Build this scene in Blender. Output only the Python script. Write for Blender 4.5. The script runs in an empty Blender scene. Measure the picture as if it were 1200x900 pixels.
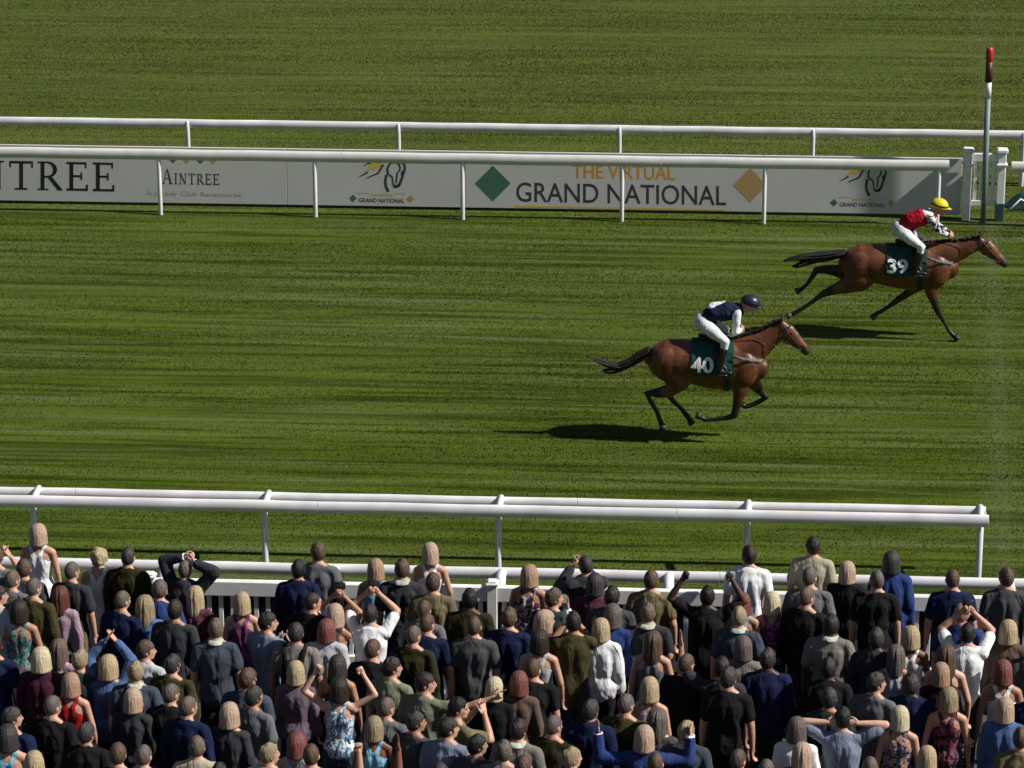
import bpy, math, random
import numpy as np
from mathutils import Vector, Matrix
R = math.radians
random.seed(7)
rng = np.random.default_rng(7)
sc = bpy.context.scene
COL = sc.collection

# ------------------------------------------------------------------ camera
CAM_H, FPX, PITCH, YAW, ROLL = 15.0, 3650.0, R(18.5), R(3.2), 0.0005
cam_d = bpy.data.cameras.new('camera')
cam = bpy.data.objects.new('camera', cam_d); COL.objects.link(cam)
cam_d.sensor_width = 36.0; cam_d.lens = 36.0 * FPX / 1200.0
cam_d.clip_start = 0.5; cam_d.clip_end = 2000
CR = Matrix.Rotation(YAW, 3, 'Z') @ Matrix.Rotation(math.pi/2 - PITCH, 3, 'X') @ Matrix.Rotation(ROLL, 3, 'Z')
CP = Vector((0, 0, CAM_H))
cam.matrix_world = Matrix.Translation(CP) @ CR.to_4x4()
sc.camera = cam

def ray(px, py):
    return CR @ Vector(((px-600)/FPX, -(py-450)/FPX, -1.0))
def at(px, py, z=0.0):
    d = ray(px, py); t = (z-CAM_H)/d.z
    return CP + d*t
def on_y(px, py, Y):
    d = ray(px, py); t = (Y-CP.y)/d.y
    return CP + d*t
def proj(p):
    v = CR.transposed() @ (Vector(p)-CP)
    return (600+FPX*v.x/-v.z, 450-FPX*v.y/-v.z)

# ------------------------------------------------------------------ sky and sun
SUN_EL, SUN_DIR_Y = 42.0, -0.16      # sun stands to the right, a little on the stand's side
sx = Vector((1.0, SUN_DIR_Y, 0)).normalized()
to_sun = Vector((sx.x*math.cos(R(SUN_EL)), sx.y*math.cos(R(SUN_EL)), math.sin(R(SUN_EL))))
W = bpy.data.worlds.new('World'); sc.world = W; W.use_nodes = True
nt = W.node_tree
bg = nt.nodes['Background']
sky = nt.nodes.new('ShaderNodeTexSky'); sky.sky_type = 'NISHITA'; sky.sun_disc = False
sky.sun_elevation = R(SUN_EL); sky.sun_rotation = math.atan2(to_sun.x, to_sun.y)
nt.links.new(sky.outputs[0], bg.inputs[0]); bg.inputs[1].default_value = 0.040
sun_d = bpy.data.lights.new('sun', 'SUN'); sun_d.energy = 5.0; sun_d.angle = R(1.2); sun_d.color = (1.0, 0.965, 0.91)
sun = bpy.data.objects.new('sun', sun_d); COL.objects.link(sun)
sun.rotation_euler = to_sun.to_track_quat('Z', 'Y').to_euler()
sc.view_settings.view_transform = 'Standard'; sc.view_settings.look = 'None'
sc.view_settings.exposure = 0.34; sc.view_settings.gamma = 1.0
try: sc.cycles.use_denoising = True
except Exception: pass
sc.cycles.max_bounces = 5; sc.cycles.diffuse_bounces = 3; sc.cycles.transparent_max_bounces = 4

# ------------------------------------------------------------------ mesh helpers
def link(o, parent=None):
    COL.objects.link(o)
    if parent is not None: o.parent = parent
    return o
def tag(o, label=None, cat=None, group=None, kind=None):
    if label: o['label'] = label
    if cat: o['category'] = cat
    if group: o['group'] = group
    if kind: o['kind'] = kind
    return o
def empty(name, loc=(0, 0, 0), rz=0.0):
    o = bpy.data.objects.new(name, None); o.location = loc; o.rotation_euler = (0, 0, rz)
    o.empty_display_size = 0.1
    return link(o)

class Geo:
    """collects vertices and faces"""
    def __init__(s): s.v = []; s.f = []
    def add(s, vs, fs):
        o = len(s.v); s.v.extend([tuple(map(float, p)) for p in vs]); s.f.extend([tuple(i+o for i in f) for f in fs]); return s
    def tube(s, pts, rads, side=(1, 0, 0), n=14, caps=True):
        P = [np.array(p, float) for p in pts]; RR = [(r, r) if np.isscalar(r) else r for r in rads]
        side = np.array(side, float); rings = []
        def frame(t):
            t = t/(np.linalg.norm(t)+1e-12); b = side - t*np.dot(side, t)
            if np.linalg.norm(b) < 1e-4: b = np.array([0, 1, 0.]) - t*t[1]
            b /= np.linalg.norm(b); return t, np.cross(t, b), b
        def tang(i):
            if i == 0: return P[1]-P[0]
            if i == len(P)-1: return P[-1]-P[-2]
            a = P[i]-P[i-1]; b = P[i+1]-P[i]
            return a/(np.linalg.norm(a)+1e-9)+b/(np.linalg.norm(b)+1e-9)
        ca = np.linspace(0, 2*math.pi, n, endpoint=False)
        def ring(p, fr, ra, rb):
            rings.append([p+fr[1]*ra*math.cos(c)+fr[2]*rb*math.sin(c) for c in ca])
        f0 = frame(tang(0)); r0 = min(RR[0])
        if caps:
            for k, q in ((.9, .43), (.6, .8)): ring(P[0]-f0[0]*r0*k, f0, RR[0][0]*q, RR[0][1]*q)
        for i, p in enumerate(P): ring(p, frame(tang(i)), *RR[i])
        f1 = frame(tang(len(P)-1)); r1 = min(RR[-1])
        if caps:
            for k, q in ((.6, .8), (.9, .43)): ring(P[-1]+f1[0]*r1*k, f1, RR[-1][0]*q, RR[-1][1]*q)
        vs = [p for r in rings for p in r]; m = len(rings); fs = []
        for j in range(m-1):
            for i in range(n):
                a = j*n+i; b = j*n+(i+1) % n; fs.append((a, b, b+n, a+n))
        fs.append(tuple(range(n-1, -1, -1))); fs.append(tuple((m-1)*n+i for i in range(n)))
        return s.add(vs, fs)
    def ball(s, c, r, n=14, m=9):
        if np.isscalar(r): r = (r, r, r)
        vs = [(c[0], c[1], c[2]-r[2])]; fs = []
        for j in range(1, m):
            a = math.pi*j/m
            for i in range(n):
                b = 2*math.pi*i/n
                vs.append((c[0]+r[0]*math.sin(a)*math.cos(b), c[1]+r[1]*math.sin(a)*math.sin(b), c[2]-r[2]*math.cos(a)))
        vs.append((c[0], c[1], c[2]+r[2])); k = len(vs)-1
        for i in range(n):
            fs.append((0, 1+(i+1) % n, 1+i)); fs.append((k, k-n+i, k-n+(i+1) % n))
        for j in range(m-2):
            for i in range(n):
                a = 1+j*n+i; b = 1+j*n+(i+1) % n; fs.append((a, b, b+n, a+n))
        return s.add(vs, fs)
    def box(s, c, h, bev=0.0):
        x, y, z = h; b = min(bev, x*.9, y*.9, z*.9)
        if b <= 0:
            vs = [(c[0]+i*x, c[1]+j*y, c[2]+k*z) for k in (-1, 1) for j in (-1, 1) for i in (-1, 1)]
            fs = [(0, 2, 3, 1), (4, 5, 7, 6), (0, 1, 5, 4), (2, 6, 7, 3), (0, 4, 6, 2), (1, 3, 7, 5)]
            return s.add(vs, fs)
        o = [(-x+b, -y), (x-b, -y), (x, -y+b), (x, y-b), (x-b, y), (-x+b, y), (-x, y-b), (-x, -y+b)]
        i_ = [(-x+b, -y+b), (x-b, -y+b), (x-b, -y+b), (x-b, y-b), (x-b, y-b), (-x+b, y-b), (-x+b, y-b), (-x+b, -y+b)]
        vs = []
        for zz, q in ((-z, i_), (-z+b, o), (z-b, o), (z, i_)):
            vs += [(c[0]+p[0], c[1]+p[1], c[2]+zz) for p in q]
        fs = []
        for j in range(3):
            for i in range(8): a = j*8+i; d = j*8+(i+1) % 8; fs.append((a, d, d+8, a+8))
        fs.append((7, 6, 5, 4, 3, 2, 1, 0)); fs.append(tuple(range(24, 32)))
        return s.add(vs, fs)
    def poly(s, pts, th, axis=1):
        """flat polygon (x,z list) made a thin slab around y from y0=pts y"""
        n = len(pts); vs = [(p[0], 0.0, p[1]) for p in pts]+[(p[0], -th, p[1]) for p in pts]
        fs = [tuple(range(n-1, -1, -1)), tuple(range(n, 2*n))]
        for i in range(n): j = (i+1) % n; fs.append((i, j, j+n, i+n))
        return s.add(vs, fs)
    def arrays(s): return np.array(s.v, float), s.f
    def mesh(s, name, smooth=True):
        me = bpy.data.meshes.new(name); me.from_pydata(s.v, [], s.f)
        import bmesh
        b = bmesh.new(); b.from_mesh(me)
        bmesh.ops.remove_doubles(b, verts=b.verts, dist=1e-5)
        bmesh.ops.recalc_face_normals(b, faces=b.faces); b.to_mesh(me); b.free()
        if smooth: me.polygons.foreach_set('use_smooth', [len(p.vertices) < 8 for p in me.polygons])
        return me

def remesh(geo, voxel, smooth=4, fac=0.5):
    me = bpy.data.meshes.new('tmp'); me.from_pydata(geo.v, [], geo.f)
    o = bpy.data.objects.new('tmp', me); COL.objects.link(o)
    m = o.modifiers.new('r', 'REMESH'); m.mode = 'VOXEL'; m.voxel_size = voxel
    if smooth:
        s = o.modifiers.new('s', 'SMOOTH'); s.factor = fac; s.iterations = smooth
    dg = bpy.context.evaluated_depsgraph_get(); dg.update()
    ev = o.evaluated_get(dg); r = bpy.data.meshes.new_from_object(ev)
    n = len(r.vertices); v = np.empty(n*3, np.float32); r.vertices.foreach_get('co', v)
    q = np.array([tuple(p.vertices) for p in r.polygons if len(p.vertices) == 4], dtype=np.int32)
    bpy.data.objects.remove(o); bpy.data.meshes.remove(me); bpy.data.meshes.remove(r)
    return v.reshape(-1, 3).astype(float), q.reshape(-1, 4)
def quads(name, v, q, mats=1, smooth=True):
    me = bpy.data.meshes.new(name)
    me.vertices.add(len(v)); me.vertices.foreach_set('co', np.asarray(v, np.float32).ravel())
    me.loops.add(q.size); me.loops.foreach_set('vertex_index', q.ravel().astype(np.int32))
    me.polygons.add(len(q)); me.polygons.foreach_set('loop_start', np.arange(0, q.size, q.shape[1], dtype=np.int32))
    me.update(calc_edges=True); me.validate()
    if smooth: me.polygons.foreach_set('use_smooth', np.ones(len(me.polygons), dtype=bool))
    for _ in range(mats): me.materials.append(None)
    return me
def normals(v, q):
    n = np.cross(v[q[:, 2]]-v[q[:, 0]], v[q[:, 3]]-v[q[:, 1]]); out = np.zeros_like(v)
    for k in range(4): np.add.at(out, q[:, k], n)
    return out/(np.linalg.norm(out, axis=1, keepdims=True)+1e-12)
def wob(P, seed, f, k=7):
    r = np.random.default_rng(seed); out = np.zeros(len(P))
    for _ in range(k):
        d = r.normal(size=3)*np.array(f); out += np.sin(P@d + r.uniform(0, 6.28))
    return out/math.sqrt(k)

# ------------------------------------------------------------------ materials
def new_mat(name):
    m = bpy.data.materials.new(name); m.use_nodes = True; n = m.node_tree
    return m, n, n.nodes['Principled BSDF']
def node(n, t, **kw):
    x = n.nodes.new(t)
    for k, v in kw.items(): setattr(x, k, v)
    return x
def setin(x, **kw):
    for k, v in kw.items():
        x.inputs[k.replace('_', ' ')].default_value = v
def mixc(n, fac, a, b, typ='MIX'):
    m = n.nodes.new('ShaderNodeMix'); m.data_type = 'RGBA'; m.blend_type = typ
    for s, val in ((0, fac), (6, a), (7, b)):
        if hasattr(val, 'is_linked') or hasattr(val, 'links'): n.links.new(val, m.inputs[s])
        else: m.inputs[s].default_value = val if s == 0 else (*val[:3], 1)
    return m.outputs[2]
def ramp(n, src, stops):
    r = n.nodes.new('ShaderNodeValToRGB'); e = r.color_ramp.elements
    while len(e) > 1: e.remove(e[-1])
    for i, (p, c) in enumerate(stops):
        x = e[0] if i == 0 else e.new(p)
        x.position = p; x.color = (c, c, c, 1) if np.isscalar(c) else (*c, 1)
    n.links.new(src, r.inputs[0]); return r.outputs[0]
def bump(n, b, h, strength, dist):
    x = n.nodes.new('ShaderNodeBump'); x.inputs['Strength'].default_value = strength; x.inputs['Distance'].default_value = dist
    n.links.new(h, x.inputs['Height']); n.links.new(x.outputs[0], b.inputs['Normal'])
_mc = {}
def plain(name, c, rough=.6, var=.12, scale=6.0, spec=.4, metal=0.0):
    """painted / plastic / leather surface with faint mottling"""
    if name in _mc: return _mc[name]
    m, n, b = new_mat(name)
    tc = node(n, 'ShaderNodeTexCoord'); nz = node(n, 'ShaderNodeTexNoise'); setin(nz, Scale=scale, Detail=5.0)
    n.links.new(tc.outputs['Object'], nz.inputs['Vector'])
    f = ramp(n, nz.outputs[0], ((.3, 1-var), (.7, 1+var*.3)))
    n.links.new(mixc(n, 1.0, c, f, 'MULTIPLY'), b.inputs['Base Color'])
    b.inputs['Roughness'].default_value = rough; b.inputs['Specular IOR Level'].default_value = spec; b.inputs['Metallic'].default_value = metal
    _mc[name] = m; return m
def cloth(name, c, pattern=None, c2=None):
    key = 'cloth '+name
    if key in _mc: return _mc[key]
    m, n, b = new_mat(key)
    tc = node(n, 'ShaderNodeTexCoord'); oi = node(n, 'ShaderNodeObjectInfo')
    off = node(n, 'ShaderNodeVectorMath', operation='MULTIPLY_ADD')
    n.links.new(oi.outputs['Random'], off.inputs[0]); off.inputs[1].default_value = (9, 7, 5)
    n.links.new(tc.outputs['Object'], off.inputs[2]); vec = off.outputs[0]
    nz = node(n, 'ShaderNodeTexNoise'); setin(nz, Scale=5.0, Detail=4.0, Distortion=.6); n.links.new(vec, nz.inputs['Vector'])
    f = ramp(n, nz.outputs[0], ((.3, .78), (.7, 1.12)))
    base = mixc(n, 1.0, c, f, 'MULTIPLY')
    if pattern:
        if pattern == 'floral':
            vo = node(n, 'ShaderNodeTexVoronoi'); setin(vo, Scale=22.0); n.links.new(vec, vo.inputs['Vector'])
            k = ramp(n, vo.outputs['Distance'], ((.35, 1.0), (.42, 0.0)))
            vo2 = node(n, 'ShaderNodeTexNoise'); setin(vo2, Scale=26.0, Detail=1.0); n.links.new(vec, vo2.inputs['Vector'])
            k2 = ramp(n, vo2.outputs[0], ((.5, 0.0), (.54, 1.0)))
            base = mixc(n, k2, base, c2[0]); base = mixc(n, k, base, c2[1])
        else:
            vo2 = node(n, 'ShaderNodeTexNoise'); setin(vo2, Scale=14.0, Detail=2.0, Distortion=1.5); n.links.new(vec, vo2.inputs['Vector'])
            k2 = ramp(n, vo2.outputs[0], ((.47, 0.0), (.52, 1.0)))
            base = mixc(n, k2, base, c2[0])
    n.links.new(base, b.inputs['Base Color'])
    b.inputs['Roughness'].default_value = .9; b.inputs['Specular IOR Level'].default_value = .15
    mp = node(n, 'ShaderNodeMapping'); mp.inputs['Scale'].default_value = (1, 1, .45); n.links.new(vec, mp.inputs['Vector'])
    fz = node(n, 'ShaderNodeTexNoise'); setin(fz, Scale=7.0, Detail=2.0, Distortion=1.0); n.links.new(mp.outputs[0], fz.inputs['Vector'])
    bump(n, b, fz.outputs[0], .7, .05)
    _mc[key] = m; return m
def hairmat(name, c):
    key = 'hair '+name
    if key in _mc: return _mc[key]
    m, n, b = new_mat(key)
    tc = node(n, 'ShaderNodeTexCoord'); mp = node(n, 'ShaderNodeMapping'); mp.inputs['Scale'].default_value = (1, 1, .06)
    n.links.new(tc.outputs['Object'], mp.inputs['Vector'])
    nz = node(n, 'ShaderNodeTexNoise'); setin(nz, Scale=90.0, Detail=3.0); n.links.new(mp.outputs[0], nz.inputs['Vector'])
    n2 = node(n, 'ShaderNodeTexNoise'); setin(n2, Scale=22.0, Detail=3.0); n.links.new(tc.outputs['Object'], n2.inputs['Vector'])
    f = ramp(n, nz.outputs[0], ((.3, .62), (.7, 1.2))); g = ramp(n, n2.outputs[0], ((.3, .75), (.7, 1.15)))
    n.links.new(mixc(n, 1.0, mixc(n, 1.0, c, f, 'MULTIPLY'), g, 'MULTIPLY'), b.inputs['Base Color'])
    b.inputs['Roughness'].default_value = .55; b.inputs['Specular IOR Level'].default_value = .35
    bump(n, b, nz.outputs[0], .6, .02)
    _mc[key] = m; return m
def skinmat(name, c):
    key = 'skin '+name
    if key in _mc: return _mc[key]
    m, n, b = new_mat(key)
    tc = node(n, 'ShaderNodeTexCoord'); nz = node(n, 'ShaderNodeTexNoise'); setin(nz, Scale=7.0, Detail=4.0)
    n.links.new(tc.outputs['Object'], nz.inputs['Vector'])
    f = ramp(n, nz.outputs[0], ((.3, (.85, .8, .78)), (.7, (1.06, 1.05, 1.05))))
    n.links.new(mixc(n, 1.0, c, f, 'MULTIPLY'), b.inputs['Base Color'])
    b.inputs['Roughness'].default_value = .5; b.inputs['Specular IOR Level'].default_value = .35
    _mc[key] = m; return m

# turf: one world-space recipe shared by the ground sheet and the blades
BOARD_LINE = at(600, 247).y
FIN = at(1168, 300)                      # middle of the finish strip
FIN0, FIN1 = at(1148, 0), at(1174, 570)
FINK = (FIN1.x-FIN0.x)/(FIN1.y-FIN0.y)
def turf(name, blades):
    m, n, b = new_mat(name)
    ge = node(n, 'ShaderNodeNewGeometry'); pos = ge.outputs['Position']
    def nz(sx_, sy_, scale, detail=3.0, dist=0.0, off=(0, 0, 0)):
        mp = node(n, 'ShaderNodeMapping'); mp.inputs['Scale'].default_value = (sx_, sy_, 1.0); mp.inputs['Location'].default_value = off
        n.links.new(pos, mp.inputs['Vector'])
        t = node(n, 'ShaderNodeTexNoise'); setin(t, Scale=scale, Detail=detail, Distortion=dist); n.links.new(mp.outputs[0], t.inputs['Vector'])
        return t.outputs[0]
    fine = nz(.09, 1.0, 3.0, 5.0, .35)             # short mower and hoof streaks along the course
    mid = nz(.022, 1.0, 1.3, 5.0, .2, (3, 1, 0))   # long streaks
    big = nz(.05, 1.0, .22, 3.0, .3, (8, 5, 0))    # broad passes
    patch = nz(.5, 1.0, .45, 4.0, .3, (1, 9, 0))
    groove = nz(.035, 1.0, 3.4, 4.0, .3, (5, 2, 0))
    groove2 = nz(.05, 1.0, 6.5, 3.0, .4, (2, 7, 0))
    c = mixc(n, ramp(n, mid, ((.38, 0.0), (.62, 1.0))), (.072, .116, .008), (.116, .165, .020))
    c = mixc(n, ramp(n, fine, ((.36, .75), (.50, 0.0))), c, (.040, .066, .006))
    c = mixc(n, ramp(n, fine, ((.54, 0.0), (.68, .6))), c, (.135, .185, .036))
    c = mixc(n, ramp(n, big, ((.40, 0.0), (.62, .45))), c, (.130, .175, .034))
    c = mixc(n, ramp(n, patch, ((.50, 0.0), (.75, .35))), c, (.105, .112, .022))
    c = mixc(n, ramp(n, groove, ((.55, 0.0), (.66, .68))), c, (.026, .042, .003))
    c = mixc(n, ramp(n, groove2, ((.54, 0.0), (.66, .65))), c, (.034, .056, .003))
    c = mixc(n, ramp(n, groove2, ((.32, .5), (.44, 0.0))), c, (.145, .190, .060))
    c = mixc(n, ramp(n, groove, ((.34, .65), (.42, 0.0))), c, (.165, .205, .085))
    s0 = node(n, 'ShaderNodeSeparateXYZ'); n.links.new(pos, s0.inputs[0])       # the infield beyond the boards is a paler sward
    far = node(n, 'ShaderNodeMapRange'); n.links.new(s0.outputs[1], far.inputs[0])
    far.inputs[1].default_value = BOARD_LINE-.5; far.inputs[2].default_value = BOARD_LINE+1.5; far.inputs[3].default_value = 0.0; far.inputs[4].default_value = .42
    c = mixc(n, far.outputs[0], c, (.150, .182, .046))
    # worn, paler finish strip across the course
    sp = node(n, 'ShaderNodeSeparateXYZ'); n.links.new(pos, sp.inputs[0])
    wb = nz(1.0, 1.0, 2.2, 4.0, 0.0, (4, 4, 0))
    ma = node(n, 'ShaderNodeMath', operation='MULTIPLY_ADD'); n.links.new(wb, ma.inputs[0]); ma.inputs[1].default_value = .35; n.links.new(sp.outputs[0], ma.inputs[2])
    my = node(n, 'ShaderNodeMath', operation='MULTIPLY_ADD'); n.links.new(sp.outputs[1], my.inputs[0]); my.inputs[1].default_value = -FINK; n.links.new(ma.outputs[0], my.inputs[2])
    mb = node(n, 'ShaderNodeMath', operation='SUBTRACT'); n.links.new(my.outputs[0], mb.inputs[0]); mb.inputs[1].default_value = FIN1.x-FINK*FIN1.y+.175
    mc = node(n, 'ShaderNodeMath', operation='ABSOLUTE'); n.links.new(mb.outputs[0], mc.inputs[0])
    k = ramp(n, mc.outputs[0], ((.06, .38), (.16, .14), (.30, .10), (.34, 0.0)))
    c = mixc(n, k, c, (.155, .185, .075))
    if blades:
        nv = node(n, 'ShaderNodeMix', data_type='VECTOR'); nv.inputs[0].default_value = .72      # soft sward shading: blade normals bent towards the sky
        n.links.new(ge.outputs['Normal'], nv.inputs[4]); nv.inputs[5].default_value = (0, 0, 1)
        vn = node(n, 'ShaderNodeVectorMath', operation='NORMALIZE'); n.links.new(nv.outputs[1], vn.inputs[0]); n.links.new(vn.outputs[0], b.inputs['Normal'])
        at_ = node(n, 'ShaderNodeAttribute', attribute_name='tint'); 
        c = mixc(n, 1.0, c, ramp(n, at_.outputs['Fac'], ((0.0, (.55, .6, .5)), (.5, (1.0, 1.0, 1.0)), (1.0, (1.75, 1.6, 1.5)))), 'MULTIPLY')
    else:
        c = mixc(n, 1.0, c, (.92, .92, .92), 'MULTIPLY')
        bp = nz(.6, 1.0, 30.0, 4.0); bump(n, b, bp, .5, .03)
    c = mixc(n, 1.0, c, (.71, .69, .72), 'MULTIPLY')
    n.links.new(c, b.inputs['Base Color'])
    b.inputs['Roughness'].default_value = .9; b.inputs['Specular IOR Level'].default_value = .04
    return m

# ================================================================== SETTING
def sheet(name, x0, x1, y0, y1, z, mat, nx=1, ny=1):
    vs = [(x0+(x1-x0)*i/nx, y0+(y1-y0)*j/ny, z) for j in range(ny+1) for i in range(nx+1)]
    fs = [(j*(nx+1)+i, j*(nx+1)+i+1, (j+1)*(nx+1)+i+1, (j+1)*(nx+1)+i) for j in range(ny) for i in range(nx)]
    me = bpy.data.meshes.new(name); me.from_pydata(vs, [], fs); me.materials.append(mat)
    o = link(bpy.data.objects.new(name, me)); o['kind'] = 'structure'; return o
FENCE_Y = at(600, 792).y                 # picket fence line
RAILA_Y = at(600, 766).y                 # rail just behind it
FRONT_Y = at(584, 670).y                 # running rail of the course, stand side
BOARD_Y = at(600, 247.5).y                 # advertising boards
BRAIL_Y = at(542, 257).y                 # rail in front of the boards
BACK_Y = at(600, 209).y                  # rail behind the boards
sheet('ground', -600, 600, -200, 1500, 0.0, turf('turf ground', False))
apron_m, n_, b_ = new_mat('stand apron asphalt')
_t = node(n_, 'ShaderNodeTexCoord'); _z = node(n_, 'ShaderNodeTexNoise'); setin(_z, Scale=9.0, Detail=8.0); n_.links.new(_t.outputs['Object'], _z.inputs['Vector'])
n_.links.new(ramp(n_, _z.outputs[0], ((.3, (.030, .030, .031)), (.7, (.075, .073, .070)))), b_.inputs['Base Color']); b_.inputs['Roughness'].default_value = .9
sheet('pavement', -60, 60, 4, FENCE_Y+.12, 0.004, apron_m)

# grass blades over the visible turf (uncountable: one mesh)
def grass_blades(n_try):
    px = rng.uniform(-30, 1230, n_try); 
    # even per ground area: sample in world, keep what falls in the frame
    y = rng.uniform(FENCE_Y+.15, at(600, -30).y+1.5, n_try); half = 600/FPX
    depth = y/math.cos(PITCH)*1.04
    cx = -y*math.tan(YAW); x = cx + rng.uniform(-1, 1, n_try)*(depth*half*1.06+.4)
    keepw = rng.uniform(0, 1, n_try) < (depth*half*1.06+.4)/((at(600, -30).y+1.5)/math.cos(PITCH)*1.04*half*1.06+.4)
    P = np.stack([x, y], 1)[keepw]
    Q = np.concatenate([P*[.35, 7.0], np.zeros((len(P), 1))], 1)
    s1 = wob(Q, 3, (1, 1, 0), 9); s2 = wob(np.concatenate([P*[.35, 2.2], np.zeros((len(P), 1))], 1), 4, (1, 1, 0), 7)
    h = .020*(1+.25*s1+.25*s2)*rng.uniform(.6, 1.35, len(P)); h = np.clip(h, .007, .05)
    ang = rng.uniform(0, math.pi, len(P)); w = rng.uniform(.0045, .008, len(P))*(.75+P[:, 1]/110)
    lean = rng.normal(0, .35, (len(P), 2))*h[:, None]; lean[:, 0] += .25*h
    base = np.concatenate([P, np.full((len(P), 1), -.003)], 1)
    dx = np.stack([np.cos(ang)*w, np.sin(ang)*w, np.zeros(len(P))], 1)
    tip = np.concatenate([P+lean, h[:, None]], 1)
    v = np.stack([base-dx, base+dx, tip], 1).reshape(-1, 3)
    t = np.arange(len(v)).reshape(-1, 3)
    me = quads('grass', v, t, 0, False)
    tint = np.clip(.50+.08*rng.normal(size=len(P)), 0, 1)
    a = me.attributes.new('tint', 'FLOAT', 'POINT'); a.data.foreach_set('value', np.repeat(tint, 3).astype(np.float32))
    me.materials.append(turf('turf blades', True))
    o = link(bpy.data.objects.new('grass', me)); tag(o, 'short streaky green turf covering the racecourse', 'grass', kind='stuff')
grass_blades(1500000)

# ------------------------------------------------------------------ rails
WHITE = plain('white rail plastic', (.75, .735, .75), .38, .22, 1.7, .5)
WHITE2 = plain('white painted timber', (.78, .78, .76), .5, .14, 5.0, .4)
ALU = plain('pale grey rail plastic', (.66, .66, .62), .45, .12, 3.0, .4)
def part(name, geo, mat, parent, smooth=True):
    me = geo.mesh(name, smooth); me.materials.append(mat)
    return link(bpy.data.objects.new(name, me), parent)
def seg_rail(parent, x0, x1, y, z, hw, hh, mat, name='rail_tube', joints=()):
    xs = [x0]+[j for j in joints if x0 < j < x1]+[x1]
    for a, b in zip(xs[:-1], xs[1:]):
        g = Geo(); L = b-a-.004; N = max(2, int(L/.8)+1)
        us = [0, .004]+[L*i/(N-1) for i in range(1, N-1)]+[L-.004, L]
        g.tube([(a-x0+.002+u, 0, .004*math.sin(3.1*(a+u))) for u in us], [(hh, hw)]*len(us), side=(0, 1, 0), n=16, caps=False)
        # ring uses a=cross(t,b): t=x, side=y -> a=z
        o = part(name, g, mat, parent); o.location = (x0-parent.location.x, y-parent.location.y, z)
def xpx(px, py, z):
    return at(px, py, z).x
# rail behind the boards
rb = tag(empty('running_rail', (0, BACK_Y, 0)), 'white running rail crossing the turf behind the advertising boards', 'rail')
bz = on_y(600, 150, BACK_Y).z
bposts = [on_y(p, 150, BACK_Y).x for p in (-28, 220, 467, 726, 953, 1200)]
seg_rail(rb, -19.0, 12.0, BACK_Y, bz, .05, .085, WHITE, joints=[bposts[1]+.6, bposts[3]+.8])
for x in bposts:
    g = Geo(); g.tube([(0, -.02, 0), (0, -.02, bz-.25), (0, -.045, bz-.08), (0, -.03, bz+.03)], [.045, .042, .042, .035], n=12)
    part('post', g, WHITE, rb).location = (x, 0, 0)
# rail in front of the boards
fb = tag(empty('running_rail', (0, BRAIL_Y, 0)), 'grey-white running rail standing right in front of the advertising boards', 'rail')
fz = on_y(600, 187, BRAIL_Y).z
fposts = [on_y(p, 215, BRAIL_Y).x for p in (6-180, 187, 369, 542, 729, 896, 1100)]
seg_rail(fb, -19.0, on_y(1112, 195, BRAIL_Y).x, BRAIL_Y, fz, .055, .10, ALU, joints=[fposts[2]+.5, fposts[4]+.7])
for x in fposts:
    g = Geo(); g.tube([(0, 0, -.02), (0, 0, fz-.06)], [.04, .037], n=12)
    part('post', g, WHITE, fb).location = (x, 0, 0)
# short continuation to the right of the gate
f2 = tag(empty('running_rail', (0, BRAIL_Y, 0)), 'short grey-white rail end right of the winning post, cut by the frame', 'rail')
x0 = on_y(1185, 195, BRAIL_Y).x
seg_rail(f2, x0, x0+4.0, BRAIL_Y, fz, .055, .10, ALU)
for x in (x0+.9, x0+3.3):
    g = Geo(); g.tube([(0, 0, -.02), (0, 0, fz-.06)], [.04, .037], n=12); part('post', g, WHITE, f2).location = (x, 0, 0)
# double running rail on the stand side
fr = tag(empty('running_rail', (0, FRONT_Y, 0)), 'white double running rail between the grass course and the crowd', 'rail')
rz = on_y(590, 599, FRONT_Y-.12).z
xe = on_y(1158, 600, FRONT_Y).x
rposts = [on_y(p, 630, FRONT_Y).x for p in (-235, 41, 311, 584, 875, 1148)]
seg_rail(fr, -13.0, xe, FRONT_Y-.12, rz, .05, .085, WHITE, joints=[rposts[2]+.7, rposts[4]-.9])
seg_rail(fr, -13.0, xe, FRONT_Y+.30, on_y(590, 588.5, FRONT_Y+.30).z, .05, .075, WHITE, 'rear_rail_tube', joints=[rposts[1]+.5, rposts[3]+1.0])
for x in rposts:
    g = Geo(); g.tube([(0, -.04, -.02), (0, -.04, rz-.16), (.0, .02, rz-.02), (.02, .18, rz+.03), (.02, .29, rz+.035)], [.042, .042, .045, .045, .04], n=12)
    part('post', g, WHITE, fr).location = (x, 0, 0)
    g = Geo(); g.box((0, .30, rz-.07), (.10, .05, .035), .015); part('bracket', g, WHITE, fr).location = (x, 0, 0)
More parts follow.
